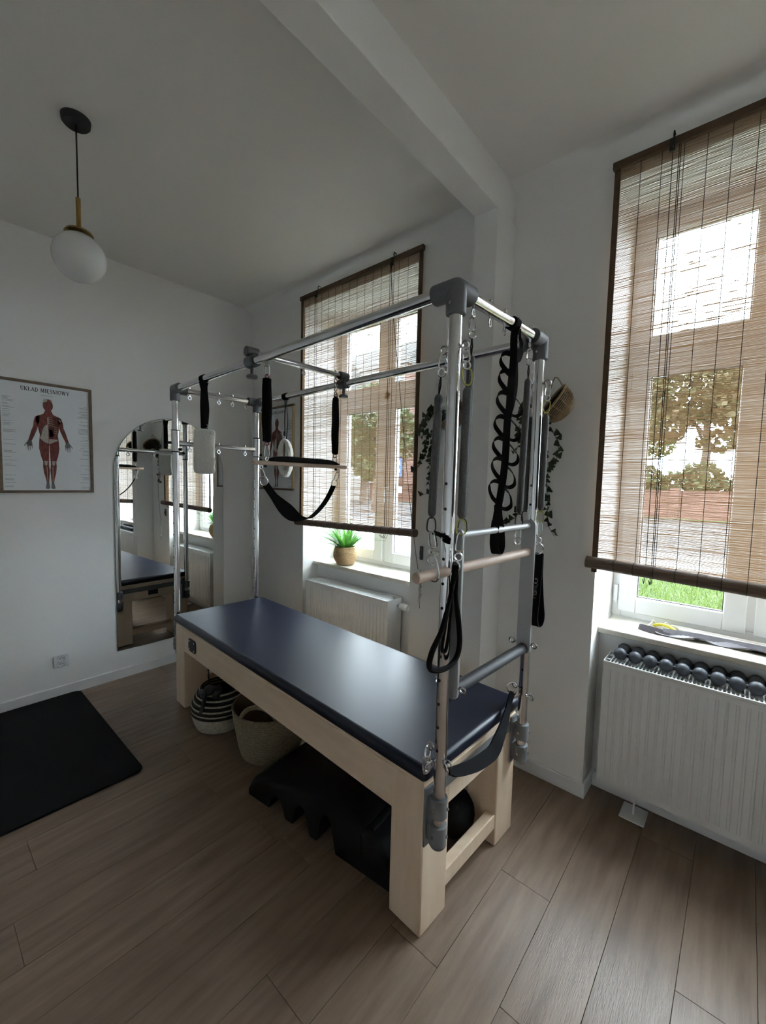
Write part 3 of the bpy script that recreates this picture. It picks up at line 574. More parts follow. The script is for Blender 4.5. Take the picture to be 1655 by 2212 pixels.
# ------------------------------------------------------------------ arched mirror, wall socket
my0, my1, mz0, mzt = -1.166, -0.298, 0.219, 2.046; mr_ = (my1-my0)/2; mc = (my0+my1)/2; msp = mzt-mr_
arch = [(my0, mz0), (my1, mz0)] + [(mc + mr_*math.cos(a), msp + mr_*math.sin(a)) for a in [PI*i/40 for i in range(41)]]
t = thing('arched_mirror', (0, mc, mz0), 'tall frameless mirror with arched top on the far wall', 'mirror'); og = (0, mc, mz0)
MB().prism(arch, 0.001, 0.0075, 'YZ').build('mirror_back', 'mirror_edge', t, og)
MB().prism([(mc+(y-mc)*0.993, mz0+0.003+(z-mz0)*0.9965) for y, z in arch], 0.0076, 0.0082, 'YZ').build('mirror_face', 'mirror', t, og, smooth=False)
sc_ = V((0, -1.517, 0.256)); t = thing('wall_socket', sc_, 'white double power socket low on the far wall above the baseboard', 'socket')
MB().box(0.0005, 0.010, -0.043, 0.043, -0.043, 0.043).build('plate', 'socket_white', t, bevel=0.003)
for dz in (0.019, -0.019):
    f = MB().lathe([(0.023, 0.0095), (0.023, 0.015), (0.020, 0.015), (0.0185, 0.011), (0.001, 0.0108)], (0, 0.0, dz), 24, False, Matrix.Rotation(PI/2, 4, 'Y')).build('outlet', 'socket_white', t)
    MB().cyl((0.0105, -0.0085, dz), (0.0125, -0.0085, dz), 0.003, 10).cyl((0.0105, 0.0085, dz), (0.0125, 0.0085, dz), 0.003, 10).build('contact_hole', 'black_rubber', f)
    MB().cyl((0.0105, 0, dz+0.010), (0.018, 0, dz+0.010), 0.0022, 8).build('earth_pin', 'steel', f)

# ------------------------------------------------------------------ pendant lamp
lx, ly = 1.262, -1.645; t = thing('pendant_lamp', (lx, ly, H), 'pendant lamp with white glass globe, brass stem and black ceiling cap', 'lamp')
MB().lathe([(0.001, -0.0285), (0.048, -0.0285), (0.054, -0.022), (0.056, -0.001), (0.001, -0.0005)], (0, 0, 0), 32, False).build('ceiling_cap', 'lamp_black', t)
MB().tube([(0, 0, -0.028), (0.001, 0.0, -0.2), (0, 0, -0.338)], 0.0032, 8).build('cord', 'lamp_black', t)
MB().cyl((0, 0, -0.335), (0, 0, -0.478), 0.0095, 16).build('stem', 'brass', t)
MB().lathe([(0.0095, -0.470), (0.050, -0.478), (0.056, -0.488), (0.001, -0.488)], (0, 0, 0), 28, False).build('globe_cap', 'brass', t)
MB().sphere((0, 0, -0.590), 0.1035, 40, 26).build('globe', 'opal', t)

# ------------------------------------------------------------------ mat on the floor
mp = []
for (cx_, cy_, a0) in ((1.257-0.045, -1.415-0.045, 0), (0.02+0.045, -1.415-0.045, PI/2), (0.02+0.045, -3.25+0.045, PI), (1.257-0.045, -3.25+0.045, 1.5*PI)):
    mp += [(cx_+0.045*math.cos(a0+PI/2*i/6), cy_+0.045*math.sin(a0+PI/2*i/6)) for i in range(7)]
o = MB().prism(mp, 0.001, 0.014, 'XY').build('exercise_mat', 'mat_foam', None, (0.64, -2.3, 0), bevel=0.004); tag(o, 'black rounded foam exercise mat on the floor by the far wall', 'mat')

# ------------------------------------------------------------------ the exercise table with its steel frame
LX, LW, HT, Hw = 2.2707, 0.6137, 2.17, 0.5587
bx0, bx1, by0, by1, tx, ty = 0.0409, 2.2298, -0.0292, 0.6429, 0.1467, 0.153
T = bthing('pilates_table', (0, 0, 0), 'pilates trapeze table with black padded top, pale wooden base and chrome tube frame', 'exercise table')
for (xa, xb) in ((bx0, bx0+tx), (bx1-tx, bx1)):
    for (ya, yb) in ((by0, by0+ty), (by1-ty, by1)):
        L = MB().box(xa, xb, ya, yb, 0.004, Hw-0.001 if True else 0).build('leg', 'maple_leg', T, bevel=0.006)
        MB().box(xa+0.006, xb-0.006, ya+0.006, yb-0.006, 0.0005, 0.006).build('foot_pad', 'black_rubber', L)
for (ya, yb) in ((by0+0.0004, by0+0.05), (by1-0.05, by1-0.0004)): MB().box(bx0+tx-0.004, bx1-tx+0.004, ya, yb, 0.405, Hw-0.001).build('side_rail', 'maple', T, bevel=0.003)
for (xa, xb) in ((bx0+0.0004, bx0+0.05), (bx1-0.05, bx1-0.0004)):
    MB().box(xa, xb, by0+ty-0.004, by1-ty+0.004, 0.415, Hw-0.001).build('end_rail', 'maple_leg', T, bevel=0.003)
    MB().box(xa+0.004, xb+0.004 if xa < 1 else xb-0.004, by0+ty-0.004, by1-ty+0.004, 0.083, 0.149).build('stretcher', 'maple_leg', T, bevel=0.004)
for xa in (bx0-0.0035, bx1): MB().box(xa, xa+0.0035, by0+0.03, by1-0.03, 0.492, 0.535).build('steel_strip', 'grey_paint', T)
MB().box(bx0+0.004, bx1-0.004, by0+0.004, by1-0.004, Hw-0.002, Hw+0.012).build('pad_board', 'maple', T)
MB().box(bx0-0.012, bx1+0.010, by0-0.010, by1+0.010, Hw+0.010, Hw+0.066).build('pad', 'vinyl', T, bevel=0.022, seg=5)
def plate(cx_, cz_, nm):
    p = MB(); w2, h2, r = 0.056, 0.042, 0.02; pl = []
    for (sx, sz, a0) in ((1, 1, 0), (-1, 1, PI/2), (-1, -1, PI), (1, -1, 1.5*PI)): pl += [(cx_+sx*(w2-r)+r*math.cos(a0+PI/2*i/4), cz_+sz*(h2-r)+r*math.sin(a0+PI/2*i/4)) for i in range(5)]
    po = p.prism(pl, by0-0.006, by0, 'XZ').build(nm, 'black_rubber', T, bevel=0.001)
    for sx in (-1, 1):
        for sz in (-1, 1): MB().cyl((cx_+sx*0.036, by0-0.0085, cz_+sz*0.026), (cx_+sx*0.036, by0-0.005, cz_+sz*0.026), 0.0065, 10).build('screw', 'chrome', po)
plate(0.33, 0.484, 'socket_plate')
MB().box(bx0-0.006, bx0, 0.262, 0.352, 0.445, 0.49).build('end_latch', 'black_rubber', T, bevel=0.003)
PR = 0.0208
for (x, nm) in ((0, 'far'), (LX, 'near')):
    for y in (0, LW):
        po = MB().cyl((x, y, 0.36), (x, y, HT-0.03), PR, 24).build('post', 'chrome', T)
        hl = MB()
        for k in range(12): z = 0.70+0.0795*k; hl.cyl((x, y-PR-0.0006, z), (x, y-PR+0.002, z), 0.0052, 10)
        hl.build('post_holes', 'black_rubber', po, kind='stuff')
        sx = 1 if x > 1 else -1; xe = bx1 if x > 1 else bx0
        MB().box(xe+sx*0.0036 if False else xe, xe+sx*0.008, y-0.03, y+0.03, 0.345, 0.552).build('mount_plate', 'grey_paint', po, bevel=0.002)
        for (z0, z1) in ((0.465, 0.533), (0.367, 0.437)):
            cc = MB().cyl((x, y, z0), (x, y, z1), 0.0295, 24).box(xe+sx*0.006, x, y-0.018, y+0.018, z0+0.004, z1-0.004).build('mount_clamp', 'grey_paint', po, bevel=0.002)
            MB().cyl((x+sx*0.028, y+0.008, (z0+z1)/2), (x+sx*0.033, y+0.008, (z0+z1)/2), 0.005, 8).cyl((x, y-0.028, (z0+z1)/2), (x, y-0.0335, (z0+z1)/2), 0.005, 8).build('clamp_screw', 'steel', cc)
        MB().lathe([(0.0295, 0.3665), (0.024, 0.357), (0.012, 0.352), (0.0005, 0.351)], (x, y, 0), 20, False).build('post_end', 'grey_paint', po)
        sy = 1 if y < 0.3 else -1
        j = MB().sphere((x, y, HT), 0.0315, 20, 12).cyl((x, y, HT), (x-sx*0.082, y, HT), 0.0315, 24).cyl((x, y, HT), (x, y+sy*0.078, HT), 0.0315, 24).cyl((x, y, HT), (x, y, HT-0.078), 0.0315, 24).build('corner_joint', 'grey_plastic', T, bevel=0.003)
        MB().cyl((x, y-0.031, HT-0.05), (x, y-0.0335, HT-0.05), 0.005, 10).cyl((x-sx*0.06, y, HT+0.03), (x-sx*0.06, y, HT+0.034), 0.005, 8).build('joint_screw', 'steel', j)
for y in (0, LW): MB().cyl((0.02, y, HT), (LX-0.02, y, HT), PR, 24).build('top_rail', 'chrome', T)
def eye(mb, c, down=0.021, R=0.0125, upn=True):     # eye bolt under a tube at c
    c = V(c); mb.cyl(c + V((0, 0, down)), c + V((0, 0, -down-0.010)), 0.0045, 8).torus(c + V((0, 0, -down-0.010-R)), (1, 0.25, 0), R, 0.0032, 16, 6)
    if upn: mb.cyl(c + V((0, 0, down-0.004)), c + V((0, 0, down+0.006)), 0.007, 8).sphere(c + V((0, 0, down+0.008)), 0.0058, 10, 6)
for x in (0, LX):
    cr = MB().cyl((x, 0.02, HT), (x, LW-0.02, HT), 0.0195, 24).build('cross_rail', 'chrome', T)
    for y in (0.097, 0.203, 0.307, 0.412, 0.517):
        e = MB(); eye(e, (x, y, HT)); e.build('eye_bolt', 'steel', cr)
# lower bar at the far end, sliding on the two far posts
lb = MB().cyl((0, 0.02, 1.806), (0, LW-0.02, 1.806), 0.0165, 20).build('lower_cross_bar', 'chrome', T)
for y in (0, LW):
    s_ = MB().cyl((0, y, 1.752), (0, y, 1.890), 0.0262, 24).build('slide_sleeve', 'chrome', lb)
    MB().cyl((0, y, 1.745), (0, y, 1.752), 0.0268, 24).cyl((0, y, 1.890), (0, y, 1.897), 0.0268, 24).cyl((-0.02, y-0.02, 1.81), (-0.034, y-0.034, 1.81), 0.009, 10).cyl((0.018, y+0.018, 1.765), (0.03, y+0.03, 1.765), 0.009, 10).build('sleeve_ring', 'black_rubber', lb)
    MB().cyl((0, y+(0.026 if y < 0.3 else -0.026), 1.806), (0, y+(0.07 if y < 0.3 else -0.07), 1.806), 0.019, 20).build('bar_end_sleeve', 'chrome', lb)
for y in (0.096, 0.304, 0.513):
    e = MB(); eye(e, (0, y, 1.806), 0.017); e.build('eye_bolt', 'steel', lb)
# sliding crossbar for the trapeze
XS = 1.037; ZS = HT+0.044
sb = MB().cyl((XS, -0.012, ZS), (XS, LW+0.012, ZS), 0.0158, 20).build('sliding_crossbar', 'chrome', T)
for y in (0, LW):
    MB().cyl((XS-0.036, y, HT), (XS+0.036, y, HT), 0.0305, 24).cyl((XS, y-0.036, ZS+0.002), (XS, y+0.030, ZS+0.002), 0.0245, 24).cyl((XS, y, HT), (XS, y, HT-0.055), 0.010, 14).build('slide_clamp', 'grey_plastic', sb, bevel=0.002)
    MB().lathe([(0.009, -0.048), (0.010, -0.066), (0.026, -0.068), (0.029, -0.075), (0.026, -0.083), (0.001, -0.084)], (XS, y, HT), 20, False).build('clamp_knob', 'grey_plastic', sb)
for y in (0.085, 0.316, 0.549):
    e = MB(); eye(e, (XS, y, ZS), 0.0155); e.build('eye_bolt', 'steel', sb)
# push-through bar between the near posts
pb = MB()
for y in (0.034, LW-0.034): pass
for y in (0.036, LW-0.036):
    pl = []
    zt_, zb_ = (1.432, 0.862)
    for (sx_, sz_, a0) in ((1, 1, 0), (-1, 1, PI/2), (-1, -1, PI), (1, -1, 1.5*PI)):
        cx_, cz_ = LX+0.006+sx_*0.008, (zt_ if sz_ > 0 else zb_)-sz_*0.022; pl += [(cx_+0.022*math.cos(a0+PI/2*i/5), cz_+0.022*math.sin(a0+PI/2*i/5)) for i in range(6)]
    fb = MB().prism(pl, y-0.0055, y+0.0055, 'XZ').build('flat_bar', 'silver_paint', T, bevel=0.002)
    e = MB(); s_ = 1 if y < 0.3 else -1
    for dx in (0.034, -0.040):
        MB().torus((LX+0.006+dx+math.copysign(0.012, dx), y, 0.905), (0, 1, 0.2), 0.0115, 0.0034, 16, 6).cyl((LX+0.006+math.copysign(0.028, dx), y, 0.905), (LX+0.006+dx, y, 0.905), 0.004, 8).build('side_eye', 'steel', fb)
MB().cyl((LX+0.006, 0.036, 1.408), (LX+0.006, LW-0.036, 1.408), 0.0125, 18).build('push_bar_top', 'silver_paint', T)
MB().cyl((LX+0.006, 0.042, 0.884), (LX+0.006, LW-0.042, 0.884), 0.0215, 22).build('push_bar_foam', 'grey_foam', T)
MB().cyl((LX+0.006, -0.165, 1.297), (LX+0.006, LW-0.03, 1.297), 0.0168, 20).build('wooden_dowel', 'dowel_wood', T, bevel=0.003)
# eye bolts on the near posts for the springs
for y in (0, LW):
    for sx in (-1, 1):
        e = MB().cyl((LX+sx*0.018, y, 1.995), (LX+sx*0.030, y, 1.995), 0.0055, 8).torus((LX+sx*0.040, y, 1.995), (0, 1, 0.3), 0.0125, 0.0034, 16, 6); e.build('post_eye', 'steel', T)
for y in (0, LW):
    e = MB().cyl((LX+0.018, y+(-0.004 if y < 0.3 else -0.01), 0.665), (LX+0.028, y-0.006, 0.665), 0.005, 8).torus((LX+0.039, y-0.006, 0.665), (0.3, 1, 0), 0.0115, 0.0032, 16, 6).cyl((LX-0.018, y, 0.69), (LX-0.028, y, 0.69), 0.005, 8).torus((LX-0.040, y, 0.69), (0.2, 1, 0), 0.0115, 0.0032, 16, 6); e.build('post_eye', 'steel', T)

# ------------------------------------------------------------------ springs in cloth sleeves
RV = V((0.72, 0.69, 0))          # across the view, in the table's frame
def teardrop(mb, c, h, w, r, ax=RV, flip=1):
    c = V(c); pts = []
    for i in range(22):
        a = 2*PI*i/22; z = -flip*h*0.5*math.cos(a)*-1; x = w*0.5*math.sin(a)*(0.55+0.45*math.cos(a)*-1)*1.35
        pts.append(c + ax*x + V((0, 0, -flip*0.5*h*(-math.cos(a)))))
    mb.tube(pts, r, 6, True)
def clip(mb, top, bot, ax=RV):       # snap hook with two end rings
    top, bot = V(top), V(bot); mid = (top+bot)/2; d = (top-bot); u = d.normalized(); L = d.length
    mb.loop(mid + u*L*0.16, L*0.62, 0.021, 0.0031, ax, 6, u, -0.2).torus(mid - u*L*0.33, ax.cross(u), 0.0115, 0.0033, 14, 6)
def spring(eyept, st, sb_, label, wire, hook_z, rs=0.0135):
    eyept, st, sb_ = V(eyept), V(st), V(sb_)
    t = bthing('spring', st, label, 'spring', 'springs on the near end of the frame'); og = st
    dirv = (sb_-st).normalized(); L = (sb_-st).length; k = 12
    pts = [st, st+dirv*0.004, st+dirv*0.012] + [st+dirv*(0.012+(L-0.024)*i/8) for i in range(1, 8)] + [sb_-dirv*0.012, sb_-dirv*0.004, sb_]
    MB().tube(pts, [0.006, rs*0.75, rs] + [rs*(1+0.03*math.sin(i*2.1)) for i in range(7)] + [rs, rs*0.75, 0.006], 18).build('sleeve', 'sleeve_cloth', t, og)
    c = MB(); e2 = st + (eyept-st).normalized()*0.055
    clip(c, eyept, e2); c.build('top_clip', 'chrome', t, og)
    w = MB()
    if wire == 'yellow_wire':
        w.loop((st+e2)/2 + V((0, 0, 0.003)), (e2-st).length*0.9, 0.028, 0.0026, RV, 6, (e2-st).normalized(), 0.25)
    else: w.tube([st, (st+e2)/2 + RV*0.003, e2], 0.0026, 6).tube([st, (st+e2)/2 - RV*0.003, e2], 0.0026, 6)
    w.build('top_wire', wire, t, og)
    w = MB(); w.loop(sb_ + V((0, 0, -0.026)), 0.046, 0.028, 0.0026, RV, 6, (0, 0, 1), -0.2).tube([sb_, sb_+V((0, 0, -0.006))], 0.0026, 6); w.build('bottom_wire', wire, t, og)
    return t, og
S1b = V((LX-0.060, -0.010, 1.466))
t, og = spring((LX-0.040, 0, 1.985), (LX-0.05, -0.006, 1.858), S1b, 'sleeved spring on the near front post hooked to the wooden dowel end', 'black_wire', 0)
dx, dyy, dz = LX+0.006, -0.088, 1.297
c = MB(); clip(c, S1b+V((0.004, -0.004, -0.045)), (dx+0.002, dyy+0.010, dz+0.052)); c.build('snap_hook', 'chrome', t, og)
MB().tube(smooth_path([(dx, dyy+0.012, dz+0.055), (dx, dyy+0.018, dz+0.040), (dx, dyy+0.004, dz+0.030), (dx-0.012, dyy-0.008, dz+0.042), (dx-0.006, dyy-0.004, dz+0.06), (dx+0.008, dyy+0.006, dz+0.052), (dx+0.019, dyy+0.008, dz+0.012), (dx+0.020, dyy+0.008, dz-0.008), (dx+0.008, dyy+0.008, dz-0.021), (dx-0.010, dyy+0.008, dz-0.020)], 5), 0.0028, 6).build('dowel_hook', 'steel', t, og)
MB().ribbon(smooth_path([S1b+V((0.005, 0, -0.052)), S1b+V((0.02, 0.02, -0.06)), (LX+0.002, -0.026, 1.398), (LX+0.02, -0.02, 1.392), (LX+0.02, -0.028, 1.405), S1b+V((0.01, 0.005, -0.05))], 5), V((0, 0, 1)), 0.012, 0.002).build('velcro_tie', 'black_web', t, og)
S2b = V((LX+0.050, -0.004, 1.468))
t, og = spring((LX+0.040, 0, 1.985), (LX+0.052, 0, 1.868), S2b, 'sleeved spring with yellow wire ends in front of the near front post', 'yellow_wire', 0)
c = MB(); clip(c, S2b+V((0, 0, -0.042)), S2b+V((-0.004, -0.006, -0.135))); c.build('snap_hook', 'chrome', t, og)
MB().torus(S2b+V((-0.006, -0.012, -0.147)), (0.3, 1, 0), 0.016, 0.0032, 18, 6).build('ring', 'chrome', t, og)
t, og = spring((LX, 0.097, HT-0.055), (LX, 0.095, 1.993), (LX+0.004, 0.075, 1.462), 'sleeved spring hanging from the end rail beside the near front post', 'black_wire', 0)
t, og = spring((LX, 0.517, HT-0.055), (LX, 0.515, 1.999), (LX+0.002, 0.490, 1.463), 'sleeved spring hanging from the end rail, close to the window-side post', 'black_wire', 0)
c = MB(); clip(c, (LX+0.002, 0.487, 1.412), (LX+0.004, 0.478, 1.335)); c.build('snap_hook', 'chrome', t, og)
t, og = spring((LX-0.040, LW, 1.985), (LX-0.034, LW, 1.865), (LX-0.032, LW+0.002, 1.468), 'sleeved spring half hidden behind the near window-side post', 'black_wire', 0)
S6b = V((LX+0.036, LW, 1.472))
t, og = spring((LX+0.040, LW, 1.985), (LX+0.038, LW, 1.868), S6b, 'sleeved spring with yellow wire ends right of the window-side post, holding the lettered strap', 'yellow_wire', 0)
c = MB(); clip(c, S6b+V((0, 0, -0.045)), S6b+V((-0.002, 0, -0.142))); c.build('snap_hook', 'chrome', t, og)

# lettered ankle strap on that spring
wdv = V((0.98, -0.06, 0)).normalized(); nv = V((wdv.y, -wdv.x, 0))      # nv faces the camera side
sc0 = S6b + V((-0.002, 0, -0.162))
t = bthing('ankle_strap', sc0, 'black loop strap with INNWELL lettering hanging on the right spring', 'strap'); og = sc0
MB().torus(sc0, nv*0.9 + V((0, 0, 0.1)), 0.0225, 0.0029, 24, 6).build('d_ring', 'chrome', t, og)
loopz = [(-0.018, 0.002), (-0.10, 0.003), (-0.19, 0.012), (-0.26, 0.024), (-0.30, 0.024), (-0.326, 0.010), (-0.330, -0.012), (-0.318, -0.030), (-0.285, -0.036), (-0.22, -0.022), (-0.12, -0.006), (-0.018, -0.004)]
lp = smooth_path([sc0 + nv*d + V((0, 0, z)) for z, d in loopz], 5)
MB().ribbon(lp, wdv, [0.046+0.006*min(1, max(0, (sc0.z-p.z)/0.3)) for p in lp], 0.0032).build('webbing', 'black_web', t, og)
# lettering reading down the strap
lt = MB(); H1, s0 = 0.0135, 0.0
def stroke(pts):
    # pts in (along-text, up); text runs downward along the strap, letter tops towards +wdv
    P = []
    for (u, v) in pts:
        z = -0.125 - u; f = (0.125+u)
        d = 0.003 + (0.009*(min(max(f, 0.10), 0.19)-0.10)/0.09) + (0.012*max(0, f-0.19)/0.07)
        P.append(sc0 + nv*(d+0.0030) + wdv*(v-0.004) + V((0, 0, z)))
    lt.ribbon(P, [nv.cross((P[min(i+1, len(P)-1)]-P[max(i-1, 0)]).normalized()) for i in range(len(P))], 0.0021, 0.0006)
u = 0.0; h = 0.0135
stroke([(u, 0), (u, h)]); u += 0.005
for _ in range(2):
    stroke([(u, 0), (u, h-0.003), (u+0.003, h), (u+0.009, h), (u+0.012, h-0.003), (u+0.012, 0)]); u += 0.0165
stroke([(u, h), (u+0.0035, 0), (u+0.007, h*0.8), (u+0.0105, 0), (u+0.014, h)]); u += 0.0175
stroke([(u+0.010, h), (u+0.002, h), (u, h-0.002), (u, 0.002), (u+0.002, 0), (u+0.010, 0)]); stroke([(u, h/2), (u+0.009, h/2)]); u += 0.0135
for _ in range(2):
    stroke([(u, h), (u, 0.003), (u+0.003, 0), (u+0.009, 0)]); u += 0.0125
stroke([(0.036, -0.0065), (u-0.004, -0.0065)])
lt.build('lettering', 'print_grey', t, og, smooth=False)

# rope loop handle on the front spring
hp = [(2.318, -0.018, 1.300), (2.312, -0.005, 1.219), (2.312, 0.016, 1.132), (2.312, 0.026, 1.061), (2.312, 0.010, 1.019), (2.315, -0.04, 1.004), (2.32, -0.113, 1.018), (2.32, -0.143, 1.040), (2.32, -0.132, 1.082), (2.318, -0.084, 1.133), (2.318, -0.055, 1.20), (2.320, -0.038, 1.262)]
t = bthing('loop_handle', (2.316, -0.026, 1.30), 'black padded loop handle dangling in front of the near post', 'strap'); og = (2.316, -0.026, 1.30)
hpts = smooth_path(hp, 6, True)
MB().tube(hpts, [0.0085 if 1.05 > p.z or p.z < 1.18 else 0.0072 for p in hpts], 10, True).build('padded_loop', 'black_plush', t, og)
MB().ribbon(smooth_path([(2.318, -0.026, 1.318), (2.312, -0.03, 1.27), (2.313, -0.032, 1.18), (2.313, -0.047, 1.075), (2.313, -0.066, 1.058), (2.313, -0.072, 1.08), (2.313, -0.05, 1.18), (2.316, -0.035, 1.28)], 6), V((1, -0.3, 0)), 0.012, 0.003).build('inner_webbing', 'black_web', t, og)
MB().tube([(2.318, -0.022, 1.325), (2.317, -0.024, 1.30)], 0.011, 10).build('webbing_knot', 'black_web', t, og)

# daisy-chain strap over the end rail
dm = [(LX+0.018, 0.369, 2.158), (LX+0.008, 0.367, 2.125), (LX+0.006, 0.374, 2.043), (LX+0.006, 0.362, 1.93), (LX+0.006, 0.358, 1.856), (LX+0.006, 0.347, 1.798), (LX+0.006, 0.345, 1.68), (LX+0.006, 0.330, 1.58), (LX+0.006, 0.310, 1.502), (LX+0.004, 0.298, 1.443)]
t = bthing('daisy_chain_strap', (LX, 0.37, HT), 'black stretch strap with many small loops slung over the end rail', 'strap'); og = (LX, 0.37, HT)
wp = []
for i in range(20): a = 2*PI*i/20; wp.append((LX+0.0235*math.cos(a), 0.372+0.010*math.sin(a)*0.6, HT+0.0235*math.sin(a)))
MB().ribbon(wp, V((0, 1, 0)), 0.034, 0.003, True).build('rail_wrap', 'black_web', t, og)
MB().ribbon(smooth_path([(LX+0.02, 0.385, 2.150), (LX+0.012, 0.405, 2.125), (LX+0.006, 0.432, 2.115), (LX, 0.444, 2.098), (LX, 0.425, 2.06), (LX, 0.40, 2.04), (LX, 0.405, 1.98), (LX, 0.402, 1.93), (LX, 0.378, 1.86)], 5), V((0.3, 0.95, 0)), [0.012]*16+[0.03]*25, 0.002).build('doubled_end', 'black_web', t, og)
dmp = smooth_path(dm, 6)
MB().ribbon(dmp, RV*0.7+V((0.2, -0.2, 0)), 0.026, 0.003).build('main_webbing', 'black_web', t, og)
def at_main(z):
    best = min(dmp, key=lambda p: abs(p.z-z)); return V((best.x, best.y, z))
for sgn, zl in ((-1, [2.03, 1.965, 1.885, 1.795, 1.715, 1.640, 1.555]), (1, [1.865, 1.775, 1.685, 1.600, 1.520])):
    for z in zl:
        b0 = at_main(z+0.03*-sgn) + RV*sgn*0.010; b1 = at_main(z+0.045*sgn) + RV*sgn*0.008; dn = V((0, 0, sgn))
        P = smooth_path([b0, b0 + RV*sgn*0.020 - dn*0.004, b0 + RV*sgn*0.036 + dn*0.008, b0 + RV*sgn*0.036 + dn*0.032, b1 + RV*sgn*0.018 - dn*0.018, b1], 5)
        MB().ribbon(P, V((-0.60, 0.55, 0.6*sgn)), 0.021, 0.0022).build('side_loop', 'black_web', t, og)
P = smooth_path([(LX+0.004, 0.298, 1.443), (LX+0.004, 0.291, 1.40), (LX+0.004, 0.290, 1.355), (LX+0.004, 0.305, 1.322), (LX+0.004, 0.330, 1.320), (LX+0.004, 0.345, 1.345), (LX+0.002, 0.340, 1.40), (LX, 0.322, 1.46), (LX, 0.318, 1.50)], 6)
MB().ribbon(P, V((1, 0.35, 0)), 0.030, 0.003).build('end_loop', 'black_web', t, og)

# safety strap across the near end of the pad
P = smooth_path([(2.312, -0.012, 0.648), (2.315, 0.03, 0.628), (2.315, 0.14, 0.592), (2.31, 0.235, 0.572), (2.305, 0.30, 0.566), (2.295, 0.36, 0.585), (2.275, 0.44, 0.605), (2.252, 0.52, 0.645), (2.240, 0.570, 0.675)], 6)
t = bthing('safety_strap', (2.31, 0.0, 0.65), 'black padded safety strap sagging across the near end of the pad', 'strap'); og = (2.31, 0, 0.65)
n = len(P); MB().ribbon(P, [V((-0.62, 0.1, 0.78))]*n, [0.022+0.026*math.sin(PI*min(1, max(0, (i/n-0.06)/0.75)))**0.6 for i in range(n)], 0.010).build('padded_webbing', 'black_web', t, og)
c = MB(); c.torus((LX+0.034, -0.016, 0.655), (0.5, 0.8, 0.2), 0.016, 0.003, 18, 6).torus((LX-0.030, -0.030, 0.680), (0.9, 0.3, 0.1), 0.026, 0.0034, 20, 6).loop((LX-0.030, -0.036, 0.648), 0.055, 0.022, 0.0032, (0.72, 0.69, 0), 6, (0.1, 0, 1)).loop((LX-0.026, -0.030, 0.635), 0.045, 0.024, 0.0032, (0.2, 0.69, 0), 6, (0.3, 0.2, 1)); c.build('clip_front', 'chrome', t, og, kind='stuff')
c = MB(); c.torus((2.236, 0.575, 0.695), (0.7, -0.7, 0.1), 0.022, 0.0032, 20, 6).loop((LX-0.012, 0.590, 0.672), 0.045, 0.018, 0.003, (0.72, 0.69, 0), 6, (0.4, 0.3, 1)); c.build('clip_back', 'chrome', t, og)

# ------------------------------------------------------------------ trapeze
YL, YR = 0.085, 0.552
t = bthing('trapeze', (XS, 0.31, 1.66), 'trapeze with padded wooden bar, plush strap covers and black sling', 'trapeze'); og = (XS, 0.31, 1.66)
def carab(mb, top, bot, ax=RV): top, bot = V(top), V(bot); mb.loop((top+bot)/2, (top-bot).length, 0.024, 0.0031, ax, 6, (top-bot).normalized(), 0.28*-1)
for (y, zt_, zb_, rx) in ((YL, 2.105, 1.772, 0.0255), (YR, 2.078, 1.737, 0.0225)):
    pts = [(XS, y, zt_)] + [(XS-0.002*math.sin(q), y, zt_-0.004-(zt_-zb_-0.008)*q/12) for q in range(13)] + [(XS, y, zb_)]
    prof = [0.012] + [rx*(0.74+0.30*math.sin(PI*min(1, 0.12+q/12*0.8))**0.7) if y < 0.3 else rx*(0.70+0.32*math.sin(PI*min(1, 0.05+q/12*0.85))**0.6) for q in range(13)] + [0.012]
    MB().tube(pts, prof, 16).build('plush_cover', 'black_plush', t, og)
    c = MB()
    if y < 0.3: carab(c, (XS, y, ZS-0.036), (XS, y, 2.116)); carab(c, (XS, y, 1.758), (XS, y, 1.692)); c.torus((XS, y, 1.684), (1, 0, 0), 0.009, 0.003, 14, 6)
    else:
        c.torus((XS, y, ZS-0.062), (1, 0, 0), 0.013, 0.003, 16, 6).torus((XS, y, ZS-0.085), (0, 1, 0), 0.013, 0.003, 16, 6).torus((XS, y, 2.096), (1, 0.4, 0), 0.015, 0.0032, 16, 6); carab(c, (XS, y, 1.742), (XS, y, 1.688)); c.torus((XS, y, 1.683), (1, 0, 0), 0.009, 0.003, 14, 6)
    c.build('carabiner', 'steel', t, og, kind='stuff')
    MB().torus((XS, y, zt_+0.008), RV.cross(V((0, 0, 1))), 0.010, 0.0028, 16, 6).torus((XS, y, zb_-0.010), RV.cross(V((0, 0, 1))), 0.010, 0.0028, 16, 6).build('web_loop', 'red_wire' if y < 0.3 else 'black_wire', t, og)
MB().box(XS-0.020, XS+0.020, 0.008, 0.636, 1.650, 1.672).build('wooden_bar', 'dowel_wood', t, og, bevel=0.004)
pd = [(0.098, 1.6725), (0.568, 1.6725), (0.558, 1.684), (0.530, 1.694), (0.48, 1.701), (0.19, 1.703), (0.135, 1.698), (0.108, 1.686)]
MB().prism(pd, XS-0.026, XS+0.026, 'YZ').build('bar_pad', 'black_foam', t, og, bevel=0.008, seg=3)
for y in (0.050, 0.078, 0.560, 0.585): MB().sphere((XS, y, 1.675 if y in (0.050, 0.585) else 1.645), 0.0085, 10, 8).build('cap_nut', 'black_rubber', t, og)
c = MB(); c.torus((XS, 0.052, 1.637), (1, 0, 0), 0.009, 0.003, 14, 6); carab(c, (XS, 0.052, 1.630), (XS, 0.062, 1.582)); c.torus((XS, 0.580, 1.637), (1, 0, 0), 0.009, 0.003, 14, 6); carab(c, (XS, 0.580, 1.630), (XS, 0.562, 1.580)); c.build('lower_carabiner', 'steel', t, og)
